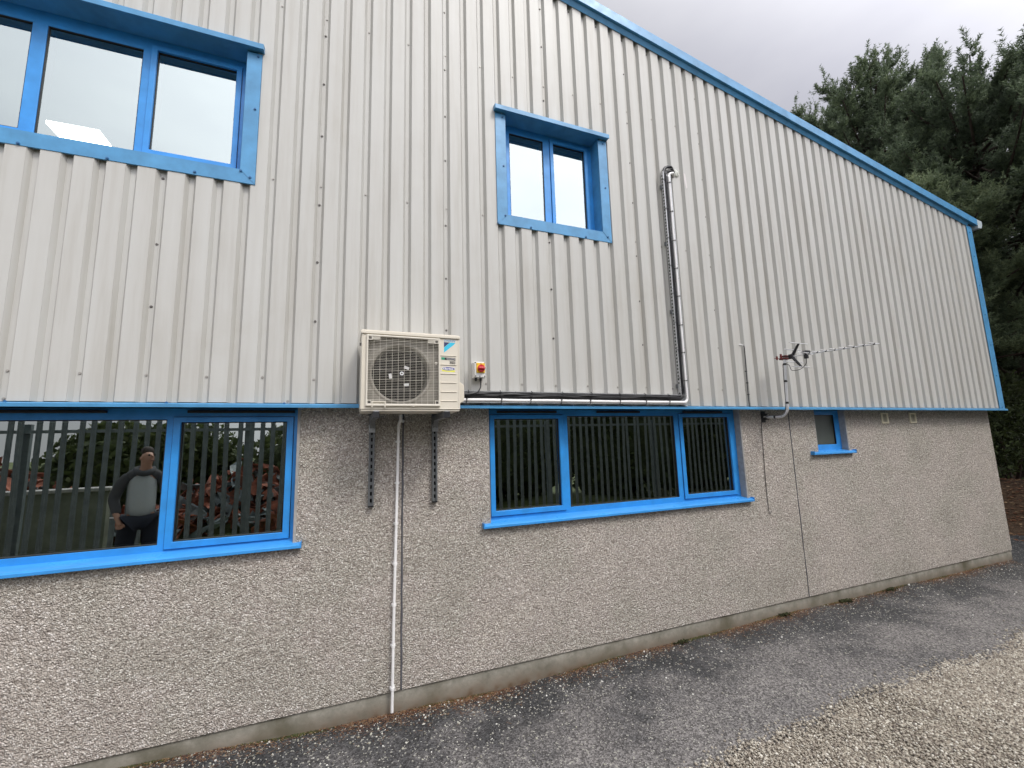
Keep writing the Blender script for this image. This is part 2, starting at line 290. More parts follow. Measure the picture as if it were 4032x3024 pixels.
# ------------------------------------------------------------------ mesh helpers
def tag(o, label=None, cat=None, group=None, kind=None):
    if label: o['label'] = label
    if cat: o['category'] = cat
    if group: o['group'] = group
    if kind: o['kind'] = kind
    return o
def root(name, loc, label, cat, group=None):
    o = bpy.data.objects.new(name, None); o.location = loc; o.empty_display_size = .1; COL.objects.link(o)
    return tag(o, label, cat, group)
def wl(p):
    v = Vector((0, 0, 0))
    while p is not None: v += p.location; p = p.parent
    return v
def link(o, parent, name=None):
    COL.objects.link(o)
    if parent is not None: o.parent = parent
    return o
class MB:
    def __init__(s): s.v = []; s.f = []; s.sm = []
    def face(s, pts, smooth=False):
        n = len(s.v); s.v += [tuple(p) for p in pts]; s.f.append(tuple(range(n, n+len(pts)))); s.sm.append(smooth); return s
    def box(s, x0, x1, y0, y1, z0, z1):
        n = len(s.v)
        s.v += [(x0,y0,z0),(x1,y0,z0),(x1,y1,z0),(x0,y1,z0),(x0,y0,z1),(x1,y0,z1),(x1,y1,z1),(x0,y1,z1)]
        for f in ((0,3,2,1),(4,5,6,7),(0,1,5,4),(1,2,6,5),(2,3,7,6),(3,0,4,7)): s.f.append(tuple(n+i for i in f)); s.sm.append(False)
        return s
    def prism(s, prof, a, b, axis='x', closed=True):
        """prof = list of 2D points; extruded from a to b along axis. axis x: prof=(y,z); y: (x,z); z: (x,y)"""
        def P(q, t): return {'x': (t, q[0], q[1]), 'y': (q[0], t, q[1]), 'z': (q[0], q[1], t)}[axis]
        n = len(s.v); k = len(prof)
        s.v += [P(q, a) for q in prof] + [P(q, b) for q in prof]
        for i in range(k if closed else k-1):
            j = (i+1) % k; s.f.append((n+i, n+j, n+k+j, n+k+i)); s.sm.append(False)
        if closed: s.f.append(tuple(range(n, n+k))[::-1]); s.f.append(tuple(range(n+k, n+2*k))); s.sm += [False, False]
        return s
    def tube(s, pts, r, seg=10, caps=True, smooth=True):
        pts = [Vector(p) for p in pts]; n0 = len(s.v); m = len(pts)
        rs = r if isinstance(r, (list, tuple)) else [r]*m
        t = (pts[1]-pts[0]).normalized(); up = Vector((0, 0, 1)) if abs(t.z) < .9 else Vector((1, 0, 0))
        a = t.cross(up).normalized()
        for i in range(m):
            if i == 0: t = (pts[1]-pts[0])
            elif i == m-1: t = pts[-1]-pts[-2]
            else: t = (pts[i+1]-pts[i-1])
            t = t.normalized(); a = (a - t*a.dot(t)).normalized(); b = t.cross(a)
            for k in range(seg):
                q = 2*math.pi*k/seg; s.v.append(tuple(pts[i] + (a*math.cos(q)+b*math.sin(q))*rs[i]))
        for i in range(m-1):
            for k in range(seg):
                j = (k+1) % seg; s.f.append((n0+i*seg+k, n0+i*seg+j, n0+(i+1)*seg+j, n0+(i+1)*seg+k)); s.sm.append(smooth)
        if caps:
            e = len(s.v); s.v += s.v[n0:n0+seg]+s.v[n0+(m-1)*seg:n0+m*seg]
            s.f.append(tuple(e+k for k in range(seg))[::-1]); s.f.append(tuple(e+seg+k for k in range(seg))); s.sm += [False, False]
        return s
    def cyl(s, c, d, r, h, seg=16):
        c = Vector(c); d = Vector(d).normalized(); return s.tube([c, c+d*h], r, seg)
    def plate(s, x0, x1, z0, z1, holes, y0, y1):
        """slab in XZ with rectangular holes, front at y0, back at y1"""
        xs = sorted({x0, x1, *[h[0] for h in holes], *[h[1] for h in holes]}); zs = sorted({z0, z1, *[h[2] for h in holes], *[h[3] for h in holes]})
        xs = [x for x in xs if x0 <= x <= x1]; zs = [z for z in zs if z0 <= z <= z1]
        idx = {}
        def V(i, j, k):
            if (i, j, k) not in idx: idx[(i, j, k)] = len(s.v); s.v.append((xs[i], (y0, y1)[k], zs[j]))
            return idx[(i, j, k)]
        def solid(i, j):
            if not (0 <= i < len(xs)-1 and 0 <= j < len(zs)-1): return False
            cx, cz = (xs[i]+xs[i+1])/2, (zs[j]+zs[j+1])/2
            return not any(h[0] < cx < h[1] and h[2] < cz < h[3] for h in holes)
        for i in range(len(xs)-1):
            for j in range(len(zs)-1):
                if not solid(i, j): continue
                fs = [(V(i,j,0), V(i+1,j,0), V(i+1,j+1,0), V(i,j+1,0)), (V(i,j,1), V(i,j+1,1), V(i+1,j+1,1), V(i+1,j,1))]
                if not solid(i-1, j): fs.append((V(i,j,0), V(i,j+1,0), V(i,j+1,1), V(i,j,1)))
                if not solid(i+1, j): fs.append((V(i+1,j,0), V(i+1,j,1), V(i+1,j+1,1), V(i+1,j+1,0)))
                if not solid(i, j-1): fs.append((V(i,j,0), V(i,j,1), V(i+1,j,1), V(i+1,j,0)))
                if not solid(i, j+1): fs.append((V(i,j+1,0), V(i+1,j+1,0), V(i+1,j+1,1), V(i,j+1,1)))
                s.f += fs; s.sm += [False]*len(fs)
        return s
    def build(s, name, m, parent=None, bevel=0, kind=None, label=None, seg=2, local=False):
        off = Vector((0, 0, 0)) if local else wl(parent)
        me = bpy.data.meshes.new(name); me.from_pydata([(x-off.x, y-off.y, z-off.z) for x, y, z in s.v], [], s.f)
        me.polygons.foreach_set('use_smooth', s.sm); me.materials.append(m)
        o = bpy.data.objects.new(name, me); link(o, parent)
        if bevel:
            b = o.modifiers.new('bevel', 'BEVEL'); b.width = bevel; b.segments = seg; b.limit_method = 'ANGLE'; b.angle_limit = math.radians(40); b.harden_normals = False
        if kind: o['kind'] = kind
        if label: o['label'] = label
        return o
def inst(src, loc, parent, rot=None, scale=None, name=None):
    o = bpy.data.objects.new(name or src.name.split('.')[0], src.data); link(o, parent)
    o.location = Vector(loc) - wl(parent)
    if rot: o.rotation_euler = rot
    if scale: o.scale = scale
    return o
def mesh_np(name, v, f, m, parent=None, tint=None, smooth=False):
    me = bpy.data.meshes.new(name); v = np.asarray(v, np.float32); f = np.asarray(f, np.int32); off = np.array(wl(parent), np.float32)
    v = v - off; nf, k = f.shape
    me.vertices.add(len(v)); me.vertices.foreach_set('co', v.ravel()); me.loops.add(nf*k); me.loops.foreach_set('vertex_index', f.ravel())
    me.polygons.add(nf); me.polygons.foreach_set('loop_start', np.arange(0, nf*k, k, dtype=np.int32)); me.polygons.foreach_set('loop_total', np.full(nf, k, np.int32))
    if smooth: me.polygons.foreach_set('use_smooth', np.ones(nf, bool))
    if tint is not None:
        a = me.attributes.new('tint', 'FLOAT', 'POINT'); a.data.foreach_set('value', np.asarray(tint, np.float32))
    me.update(); me.materials.append(m)
    o = bpy.data.objects.new(name, me); link(o, parent); return o
def text(name, s, size, loc, m, parent, extr=.0004, sx=1, shear=0, bold=0, align='LEFT', width=None):
    cu = bpy.data.curves.new(name, 'FONT'); cu.body = s; cu.size = size; cu.extrude = extr; cu.offset = bold; cu.shear = shear; cu.align_x = align; cu.resolution_u = 4
    t = bpy.data.objects.new('t', cu); COL.objects.link(t); bpy.context.view_layer.update()
    me = bpy.data.meshes.new_from_object(t.evaluated_get(bpy.context.evaluated_depsgraph_get())); bpy.data.objects.remove(t)
    me.materials.clear(); me.materials.append(m)
    o = bpy.data.objects.new(name, me); link(o, parent); o.rotation_euler = (math.pi/2, 0, 0); o.location = Vector(loc)-wl(parent)
    if width:
        xs = [v.co.x for v in me.vertices]; sx = width/(max(xs)-min(xs))
    o.scale = (sx, 1, 1)
    return o

# ------------------------------------------------------------------ dimensions
P = 1/6; XL0 = -1.866; CW = .1            # crown i runs from XL0+i*P, width CW
ZB = 2.172                                # foot of the cladding
YW, YF = .12, .19                         # face of the rendered wall, face of the ground floor window frames
XWR, XCR = 9.32, 9.46                     # right end of the wall, right end of the cladding
def vtop(x): return 6.95-.173*x           # top of verge fascia
def vbot(x): return 6.78-.1735*x
def gz(x, y=0):
    xs = [-9, -3, -1.1, -.8, -.05, .3, 1.2, 2.67, 4.65, 9, 12, 40]; zs = [0, 0, -.03, -.038, -.088, -.095, -.113, -.083, -.068, -.075, -.09, -.2]
    a = np.interp(x, xs, zs)
    return a + .006*np.sin(3.1*x+1.7*y)*np.cos(2.3*y) - .012*np.clip(-y, 0, 1.2)

# ================================================================== THE BUILDING
B = root('industrial_building', (3, 6, 0), 'pale ribbed steel industrial unit with blue windows over a pebbledashed lower wall', 'building')
hole_UL = (-3.42, -.745, 3.86, 4.90); hole_MW = (1.305, 2.375, 3.885, 4.95)
def screw_mesh(name, m):
    b = MB(); b.cyl((0, 0, 0), (0, -1, 0), .0095, .0022, 12); b.cyl((0, -.0022, 0), (0, -1, 0), .0062, .005, 6)
    me = bpy.data.meshes.new(name); me.from_pydata(b.v, [], b.f); me.materials.append(m); return me
SC = {'grey': screw_mesh('screw_grey', MT['screw']), 'dark': screw_mesh('screw_dark', MT['dscrew']), 'blue': screw_mesh('screw_blue', MT['bluescrew'])}
def screw(kind, x, y, z, parent):
    o = bpy.data.objects.new('screw', SC[kind]); link(o, parent); o.location = Vector((x, y, z))-wl(parent)
    o.rotation_euler = (random.uniform(-.06, .06), random.uniform(0, 1), random.uniform(-.06, .06)); return o
seams = [4+6*k for k in range(-5, 11)]
def xr(i): return XL0+i*P-.0333           # middle of trough i
for k in range(len(seams)):
    i0 = seams[k]; i1 = seams[k+1] if k+1 < len(seams) else 68
    xa = xr(i0)-.006; xb = xr(i1)+.004 if i1 < 68 else XCR
    prof = [(xa, .032)]
    for i in range(i0, i1+1):
        c = XL0+i*P
        for px, py in ((c-.0185, .032), (c, 0), (c+CW, 0), (c+CW+.0185, .032)):
            if xa < px < xb: prof.append((px, py))
    prof.append((xb, .032 if i1 < 68 else 0.0))
    for h in (hole_UL, hole_MW):
        for hx in h[:2]:
            for q in range(len(prof)-1):
                (ax, ay), (bx_, by) = prof[q], prof[q+1]
                if ax < hx < bx_: prof.insert(q+1, (hx, ay+(by-ay)*(hx-ax)/(bx_-ax))); break
    yo = .0016*(k % 2)
    b = MB()
    for q in range(len(prof)-1):
        (ax, ay), (bx_, by) = prof[q], prof[q+1]; mx_ = (ax+bx_)/2
        rngs = [(ZB, None)]
        for h in (hole_UL, hole_MW):
            if h[0] < mx_ < h[1]: rngs = [(ZB, h[2]), (h[3], None)]
        for z0, z1 in rngs:
            # rows of vertices so that the sheet can bow a little
            za, zb = (z1, z1) if z1 else (vbot(ax)+.05, vbot(bx_)+.05)
            b.face([(ax, ay+yo, z0), (bx_, by+yo, z0), (bx_, by+yo, zb), (ax, ay+yo, za)])
    sh = b.build('cladding_sheet', MT['clad'], B)
    md = sh.modifiers.new('thickness', 'SOLIDIFY'); md.thickness = .0012; md.offset = 1
    def blocked(x, z):
        return (-9 < x < -.67 and 3.73 < z < 4.99) or (1.21 < x < 2.47 and 3.79 < z < 5.0) or z > vbot(x)-.012
    for i in range(i0, i1):
        x = xr(i)+.004
        if x < -3.4: continue
        if i % 2 == 0:
            for z in (2.352, 3.885, 5.392):
                if not blocked(x, z) and not (z < 2.4 and x > 7.6): screw('grey', x, .032+yo, z+random.uniform(-.004, .004), sh)
            zt = vbot(x)-.034
            if x > 1.9 and zt < 6.45 and not blocked(x, zt): screw('dark', x, .032+yo, zt, sh)
        if i == i0:
            for z in (2.80, 3.25, 3.73, 4.33, 4.79, 5.24, 5.85, 6.28):
                if not blocked(x, z) and x < 6.2: screw('dark', x-.006, .031+yo, z+random.uniform(-.015, .015), sh)
        if i % 9 == 0 and i < 46: screw('grey', x, .032+yo, 2.186, sh)

# rendered wall with window openings
LW = (-3.55, -.33, 1.165, 2.15); RW = (1.147, 4.085, 1.165, 2.15); SW = (5.315, 5.885, 1.625, 2.15)
wall = MB().plate(-6.3, XWR, .058, 2.16, [LW, RW, SW], YW, YW+.02).build('rendered_wall', MT['dash'], B)
MB().box(XWR-.02, XWR, YW+.02, 12, -.2, 2.16).box(-6.3, -6.28, YW+.02, 12, -.2, 2.16).build('side_wall', MT['dash'], B)
# plinth with an uneven foot
b = MB(); n = 160
for q in range(n):
    xa = -6.3+(XWR+6.3)*q/n; xb = -6.3+(XWR+6.3)*(q+1)/n
    b.face([(xa, YW+.013, -.3), (xb, YW+.013, -.3), (xb, YW+.012, .058), (xa, YW+.012, .058)])
b.face([(-6.3, YW+.012, .058), (XWR-.004, YW+.012, .058), (XWR-.004, YW+.2, .058), (-6.3, YW+.2, .058)])
b.face([(XWR-.004, YW+.013, -.3), (XWR-.004, YW+2.2, -.3), (XWR-.004, YW+2.2, .058), (XWR-.004, YW+.012, .058)])
b.build('concrete_plinth', MT['plinth'], B)
# mastic movement joints
for xj, wdt in ((.428, .017), (4.87, .015)):
    b = MB(); pts = [(xj+random.uniform(-.002, .002), YW+.002, .06+(2.15-.06)*t/24) for t in range(25)]
    b.tube(pts, [wdt*.5*random.uniform(.85, 1.15) for _ in pts], 6)
    b.build('movement_joint', MT['mastic'], B)
# drip flashing between cladding and wall
b = MB(); b.prism([(YW+.02, 2.166), (-.010, 2.166), (-.034, 2.158), (-.034, 2.135), (-.028, 2.135), (-.027, 2.152), (YW+.02, 2.156)], -6.3, XCR+.07, 'x')
drip = b.build('drip_flashing', MT['flash'], B, bevel=.0015)
for x in (-1.86, -1.09, -.41, .6, 1.9, 3.6, 4.9, 6.4, 7.8): screw('blue', x, -.02, 2.164, drip)
# verge
b = MB(); xa, xb = -6.3, 9.60
def vp(x): t = vtop(x); return [(-.058, t), (-.058, t-.112), (-.005, t-.106), (.03, t-.06), (.03, t+.004)]
pa, pb = vp(xa), vp(xb); n0 = len(b.v); b.v += [(xa, y, z) for y, z in pa]+[(xb, y, z) for y, z in pb]
for q in range(5): r_ = (q+1) % 5; b.f.append((q, r_, 5+r_, 5+q)); b.sm.append(False)
b.f += [(4, 3, 2, 1, 0), (5, 6, 7, 8, 9)]; b.sm += [False, False]
verge = b.build('verge_flashing', MT['flash'], B, bevel=.002)
# folded lower drip of the verge, nearer the sheets
b = MB()
for q, (y0, y1, d0, d1) in enumerate([(-.030, -.006, .114, .166)]):
    b.v += [(xa, y0, vtop(xa)-d0), (xa, y1, vtop(xa)-d1), (xb-.2, y1, vtop(xb-.2)-d1), (xb-.2, y0, vtop(xb-.2)-d0)]; b.f.append((0, 3, 2, 1)); b.sm.append(False)
o = b.build('verge_drip', MT['flash'], B); md = o.modifiers.new('t', 'SOLIDIFY'); md.thickness = .002
# corner trim and gutter end
ct = MB(); ct.box(XCR-.10, XCR+.05, -.012, -.007, ZB-.004, vbot(XCR)+.02).box(XCR+.046, XCR+.05, -.007, .2, ZB-.004, vbot(XCR)+.02)
ct = ct.build('corner_trim', MT['flash'], B)
for z in (2.19, 2.68, 3.17, 3.66, 4.15, 4.64, 5.05): screw('blue', XCR-.03, -.012, z, ct)
zt = vtop(9.6)
MB().prism([(9.60, zt-.005), (9.74, zt-.02), (9.74, zt-.09), (9.70, zt-.15), (9.60, zt-.16)], -.06, 12, 'y').build('eaves_gutter', MT['gutter'], B, bevel=.004)
# side cladding and roof
MB().box(XCR+.03, XCR+.046, .05, 12, ZB, vbot(XCR)).build('side_cladding', MT['clad'], B)
b = MB(); b.v += [(-6.3, .031, vtop(-6.3)), (9.62, .031, vtop(9.62)), (9.62, 12, vtop(9.62)), (-6.3, 12, vtop(-6.3))]; b.f.append((0, 1, 2, 3)); b.sm.append(False)
o = b.build('roof', MT['roof'], B); md = o.modifiers.new('t', 'SOLIDIFY'); md.thickness = .12; md.offset = -1
MB().box(-6.3, -6.25, .05, 12, 2.15, 8.0).build('side_cladding', MT['clad'], B)
MB().box(-6.3, XCR, 11.95, 12, -.2, 5.2).build('rear_wall', MT['clad'], B)
# rooms behind the glass
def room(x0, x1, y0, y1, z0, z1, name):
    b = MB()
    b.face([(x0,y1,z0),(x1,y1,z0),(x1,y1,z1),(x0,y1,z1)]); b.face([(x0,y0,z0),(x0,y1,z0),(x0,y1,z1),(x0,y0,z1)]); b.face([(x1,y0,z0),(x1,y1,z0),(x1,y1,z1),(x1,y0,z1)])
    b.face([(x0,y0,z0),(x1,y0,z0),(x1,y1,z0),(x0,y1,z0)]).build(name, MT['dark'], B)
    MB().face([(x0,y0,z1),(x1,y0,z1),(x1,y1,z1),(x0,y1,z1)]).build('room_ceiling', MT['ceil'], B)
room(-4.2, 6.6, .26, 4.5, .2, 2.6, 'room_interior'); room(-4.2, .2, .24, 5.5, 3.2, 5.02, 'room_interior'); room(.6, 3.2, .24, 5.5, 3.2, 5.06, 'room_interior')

# ---- ground floor windows
def low_window(x0, x1, z0, panes, sashes, sill, vents, label, gm=None):
    W = MB().plate(x0+.012, x1-.005, z0+.02, 2.148, panes, YF, YF+.065)
    win = bpy.data.objects.new('window', None); link(win, B); win.location = Vector(((x0+x1)/2, YF, z0))-wl(B); win['label'] = label
    W.build('window_frame', MT['frame'], win, bevel=.003)
    for s_ in sashes:
        p = panes[s_]; e = .043
        MB().plate(p[0]-e, p[1]+e, p[2]-e, p[3]+e*.8, [(p[0], p[1], p[2], p[3])], YF-.013, YF-.0005).build('sash', MT['frame'], win, bevel=.0025)
        MB().plate(p[0]-e-.004, p[1]+e+.004, p[2]-e-.004, p[3]+e*.8+.004, [(p[0]-e+.002, p[1]+e-.002, p[2]-e+.002, p[3]+e*.8-.002)], YF-.0006, YF+.0003).build('sash_gasket', MT['gasket'], win)
    for p in panes:
        MB().plate(p[0]-.001, p[1]+.001, p[2]-.001, p[3]+.001, [(p[0]+.006, p[1]-.006, p[2]+.006, p[3]-.006)], YF+.006, YF+.03).build('glazing_gasket', MT['gasket'], win)
        MB().face([(p[0], YF+.02, p[2]), (p[1], YF+.02, p[2]), (p[1], YF+.02, p[3]), (p[0], YF+.02, p[3])]).build('pane', gm or GLL, win)
        MB().plate(p[0]-.004, p[1]+.004, p[2]-.004, p[3]+.004, [(p[0]+.016, p[1]-.016, p[2]+.016, p[3]-.016)], YF+.034, YF+.044).build('spacer_bar', MT['spacer'], win)
    # smooth reveals
    MB().prism([(x1-.004, YF+.05), (x1-.004, YW-.001), (x1-.002, YW-.004), (x1+.016, YW-.004), (x1+.016, YW+.002), (x1+.001, YW+.004), (x1+.001, YF+.05)], z0, 2.149, 'z').build('reveal', MT['reveal'], win)
    MB().box(x0-.001, x0+.006, YW-.001, YF+.05, z0, 2.149).build('reveal', MT['reveal'], win)
    s0, s1 = sill
    b = MB(); b.prism([(YF+.01, z0+.034), (YW-.035, z0+.014), (YW-.047, z0+.006), (YW-.047, z0-.014), (YW-.041, z0-.014), (YW-.040, z0+.002), (YF+.01, z0+.012)], s0, s1, 'x')
    b.box(s0-.003, s0+.003, YW-.05, YW+.02, z0-.015, z0+.03).box(s1-.003, s1+.003, YW-.05, YW+.02, z0-.015, z0+.03)
    b.build('sill', MT['sill'], win, bevel=.002)
    for a, c in vents:
        MB().box(a, c, YF-.018, YF, 2.113, 2.132).build('trickle_vent', MT['black'], win, bevel=.003)
    return win
low_window(LW[0], LW[1], 1.165, [(-3.45, -2.78, 1.25, 2.05), (-2.70, -1.145, 1.24, 2.07), (-1.062, -.409, 1.252, 2.05)], [0, 2], (-3.62, -.277), [(-2.4, -1.47), (-1.03, -.36)], 'long low window under the drip, left of the outdoor unit')
low_window(RW[0], RW[1], 1.165, [(1.221, 1.863, 1.268, 2.062), (1.955, 3.227, 1.247, 2.086), (3.332, 3.985, 1.266, 2.069)], [0, 2], (1.081, 4.13), [(1.25, 1.84), (2.28, 2.79), (3.35, 3.9)], 'wide three-light window right of the outdoor unit')
low_window(SW[0], SW[1], 1.622, [(5.385, 5.79, 1.722, 2.09)], [], (5.18, 5.95), [], 'small single-pane window near the right end', GLO)

# ---- upper windows with deep flashings
def up_window(x0, x1, z0, z1, panes, sashes, label, screws, left_flange=True):
    win = bpy.data.objects.new('window', None); link(win, B); win.location = Vector(((x0+x1)/2, .13, z0))-wl(B); win['label'] = label
    YU = .132
    MB().plate(x0-.01, x1+.01, z0-.02, z1+.01, panes, YU, YU+.06).build('window_frame', MT['frame'], win, bevel=.003)
    for s_ in sashes:
        p = panes[s_]; e = .036
        MB().plate(p[0]-e, p[1]+e, p[2]-e, p[3]+e, [(p[0], p[1], p[2], p[3])], YU-.013, YU-.0005).build('sash', MT['frame'], win, bevel=.0025)
        MB().plate(p[0]-e-.003, p[1]+e+.003, p[2]-e-.003, p[3]+e+.003, [(p[0]-e+.002, p[1]+e-.002, p[2]-e+.002, p[3]+e-.002)], YU-.0006, YU+.0003).build('sash_gasket', MT['gasket'], win)
    for p in panes:
        MB().plate(p[0]-.001, p[1]+.001, p[2]-.001, p[3]+.001, [(p[0]+.005, p[1]-.005, p[2]+.005, p[3]-.005)], YU+.006, YU+.022).build('glazing_gasket', MT['gasket'], win)
        MB().face([(p[0], YU+.015, p[2]), (p[1], YU+.015, p[2]), (p[1], YU+.015, p[3]), (p[0], YU+.015, p[3])]).build('pane', GLU, win)
        MB().plate(p[0]-.02, p[1]+.02, p[2]-.02, p[3]+.02, [(p[0]+.012, p[1]-.012, p[2]+.012, p[3]-.012)], YU+.03, YU+.075).build('inner_frame', MT['spacer'], win)
    fo = .102; yf = -.006
    # right side flashing: mitred face + jamb
    b = MB(); b.face([(x1, yf-.002, z0), (x1+fo, yf-.002, z0-fo), (x1+fo, yf-.002, z1-.01), (x1, yf-.002, z1-.01)]); b.face([(x1, yf-.002, z0), (x1, yf-.002, z1), (x1, YU, z1), (x1, YU, z0)])
    b.face([(x1+fo, yf-.002, z0-fo), (x1+fo, .01, z0-fo), (x1+fo, .01, z1), (x1+fo, yf-.002, z1)])
    o = b.build('side_flashing', MT['flash'], win); o.modifiers.new('t', 'SOLIDIFY').thickness = .0012
    b = MB(); b.face([(x0, yf-.002, z0), (x0, yf-.002, z1-.01), (x0-fo, yf-.002, z1-.01), (x0-fo, yf-.002, z0-fo)]); b.face([(x0, yf-.002, z0), (x0, YU, z0), (x0, YU, z1), (x0, yf-.002, z1)])
    b.face([(x0-fo, yf-.002, z0-fo), (x0-fo, yf-.002, z1), (x0-fo, .01, z1), (x0-fo, .01, z0-fo)])
    o = b.build('side_flashing', MT['flash'], win); o.modifiers.new('t', 'SOLIDIFY').thickness = .0012
    b = MB(); b.face([(x0-fo, yf, z0-fo), (x1+fo, yf, z0-fo), (x1, yf, z0), (x0, yf, z0)]); b.face([(x0, yf, z0), (x1, yf, z0), (x1, YU, z0+.012), (x0, YU, z0+.012)])
    b.face([(x0-fo, yf, z0-fo), (x0-fo, .004, z0-fo-.002), (x1+fo, .004, z0-fo-.002), (x1+fo, yf, z0-fo)])
    o = b.build('bottom_flashing', MT['flash'], win); o.modifiers.new('t', 'SOLIDIFY').thickness = .0012
    b = MB(); b.prism([(.0, z1+.058), (-.052, z1+.045), (-.056, z1+.040), (-.056, z1-.002), (-.052, z1-.002), (-.046, z1+.004), (YU, z1+.004), (YU, z1+.014), (.0, z1+.02)], x0-fo-.012, x1+fo+.012, 'x')
    b.build('head_flashing', MT['flash'], win, bevel=.0015)
    for x, z in screws: screw('blue', x, yf-.003, z, win)
up_window(-3.40, -.773, 3.893, 4.885, [(-3.20, -2.69, 3.99, 4.79), (-2.60, -2.065, 3.99, 4.79), (-1.985, -1.455, 3.965, 4.79), (-1.368, -.864, 3.998, 4.80)], [0, 3], 'long upper window at the left with a lit ceiling panel showing',
          [(-2.4, 3.81), (-1.97, 3.80), (-1.529, 3.80), (-1.043, 3.81), (-.766, 3.88), (-.705, 3.84), (-.70, 4.85), (-.70, 4.40)])
up_window(1.333, 2.348, 3.912, 4.93, [(1.422, 1.787, 3.99, 4.862), (1.897, 2.262, 3.99, 4.862)], [1], 'small two-light upper window above the outdoor unit',
          [(1.304, 4.888), (1.304, 4.39), (1.309, 3.90), (1.235, 3.815), (1.561, 3.824), (2.149, 3.824), (2.403, 3.863), (2.409, 4.395), (2.411, 4.89)])
# lit ceiling panel inside
cl = root('ceiling_light', (-2.54, 1.75, 5.0), 'white square light panel glowing behind the long upper left window', 'ceiling light')
MB().box(-2.75, -2.33, 1.58, 1.95, 5.004, 5.012).build('diffuser', LED, cl)
MB().plate(-2.77, -2.31, 0, 1, [], 0, 0) if False else None
b = MB().box(-2.77, -2.75, 1.56, 1.97, 5.0, 5.018).box(-2.33, -2.31, 1.56, 1.97, 5.0, 5.018).box(-2.75, -2.33, 1.56, 1.58, 5.0, 5.018).box(-2.75, -2.33, 1.95, 1.97, 5.0, 5.018)
b.build('light_frame', MT['white'], cl)
# air vents
for x in (6.70, 7.33):
    b = MB().plate(x-.072, x+.072, 1.968, 2.112, [(x-.05, x+.05, 1.988, 2.092)], YW-.012, YW+.004)
    v = b.build('air_vent', MT['vent'], B, bevel=.002)
    MB().box(x-.05, x+.05, YW-.0008, YW-.0004, 1.988, 2.092).build('vent_shade_sheet', MT['hole'], v)  # black sheet painted in for the shade behind the louvres
    for k in range(8):
        z = 1.992+k*.0128
        MB().prism([(YW-.002, z+.0065), (YW-.010, z), (YW-.009, z-.0015), (YW-.001, z+.005)], x-.05, x+.05, 'x').build('louvre', MT['vent'], v)
MB().face([(3.470, -.0008, 4.80), (3.492, -.0008, 4.79), (3.500, -.0008, 4.72), (3.508, -.0008, 4.63), (3.490, -.0008, 4.61), (3.478, -.0008, 4.68), (3.469, -.0008, 4.72)]).build('sealant_smear', MT['smear'], B)
# ================================================================== AIR CONDITIONER
AX0, AX1, AY0, AY1, AZ0, AZ1 = .088, .786, -.33, -.045, 2.103, 2.662
A = root('air_conditioner', ((AX0+AX1)/2, (AY0+AY1)/2, AZ0), 'cream outdoor air conditioning unit with a square fan grille, on two wall brackets', 'air conditioner')
gx0, gx1, gz0, gz1 = .128, .628, 2.134, 2.618
MB().plate(AX0, AX1, AZ0+.004, 2.632, [(gx0, gx1, gz0, gz1)], AY0+.006, AY0+.012).build('front_panel', MT['acbody'], A, bevel=.002)
b = MB().box(AX0, AX0+.006, AY0+.012, AY1, AZ0+.004, 2.632).box(AX1-.006, AX1, AY0+.012, AY1, AZ0+.004, 2.632).box(AX0+.006, AX1-.006, AY1-.006, AY1, AZ0+.004, 2.632)
b.build('side_panel', MT['acbody'], A, bevel=.002)
MB().box(AX0-.006, AX1+.003, AY0-.004, AY1+.004, 2.633, 2.655).box(AX0, AX1-.004, AY0+.004, AY1, 2.655, 2.662).build('lid', MT['acbody'], A, bevel=.006, seg=3)
MB().box(AX0+.004, AX1-.004, AY0+.01, AY1-.004, AZ0-.014, AZ0+.003).box(AX0-.001, AX1+.001, AY0+.003, AY1, AZ0+.0, AZ0+.006).build('base_pan', MT['acbody'], A, bevel=.002)
# shroud with a round bell mouth
cx, cz, R0 = .362, 2.362, .200
b = MB(); nn = 64
def ringp(r, y): return [(cx+r*math.cos(2*math.pi*k/nn), y, cz+r*math.sin(2*math.pi*k/nn)) for k in range(nn)]
sq = []
for k in range(nn):
    a = 2*math.pi*k/nn; c_, s_ = math.cos(a), math.sin(a)
    tx = ((gx1+.004-cx)/c_ if c_ > 1e-6 else (gx0-.004-cx)/c_ if c_ < -1e-6 else 1e9); tz = ((gz1+.004-cz)/s_ if s_ > 1e-6 else (gz0-.004-cz)/s_ if s_ < -1e-6 else 1e9)
    t = min(tx, tz); sq.append((cx+c_*t, AY0+.042, cz+s_*t))
rings = [sq, ringp(R0+.028, AY0+.040), ringp(R0+.014, AY0+.034), ringp(R0+.004, AY0+.038), ringp(R0, AY0+.05), ringp(R0, AY0+.235)]
for r1, r2_ in zip(rings[:-1], rings[1:]):
    for k in range(nn):
        j = (k+1) % nn; b.face([r1[k], r1[j], r2_[j], r2_[k]], True)
for (ax, az), (bx_, bz_) in (((gx0-.004, gz0-.004), (gx1+.004, gz0-.004)), ((gx1+.004, gz0-.004), (gx1+.004, gz1+.004)), ((gx1+.004, gz1+.004), (gx0-.004, gz1+.004)), ((gx0-.004, gz1+.004), (gx0-.004, gz0-.004))):
    b.face([(ax, AY0+.008, az), (bx_, AY0+.008, bz_), (bx_, AY0+.044, bz_), (ax, AY0+.044, az)])
b.build('fan_shroud', MT['acin'], A)
MB().box(gx0-.02, gx1+.02, AY0+.24, AY0+.25, gz0-.02, gz1+.02).build('heat_exchanger', MT['acdark'], A)
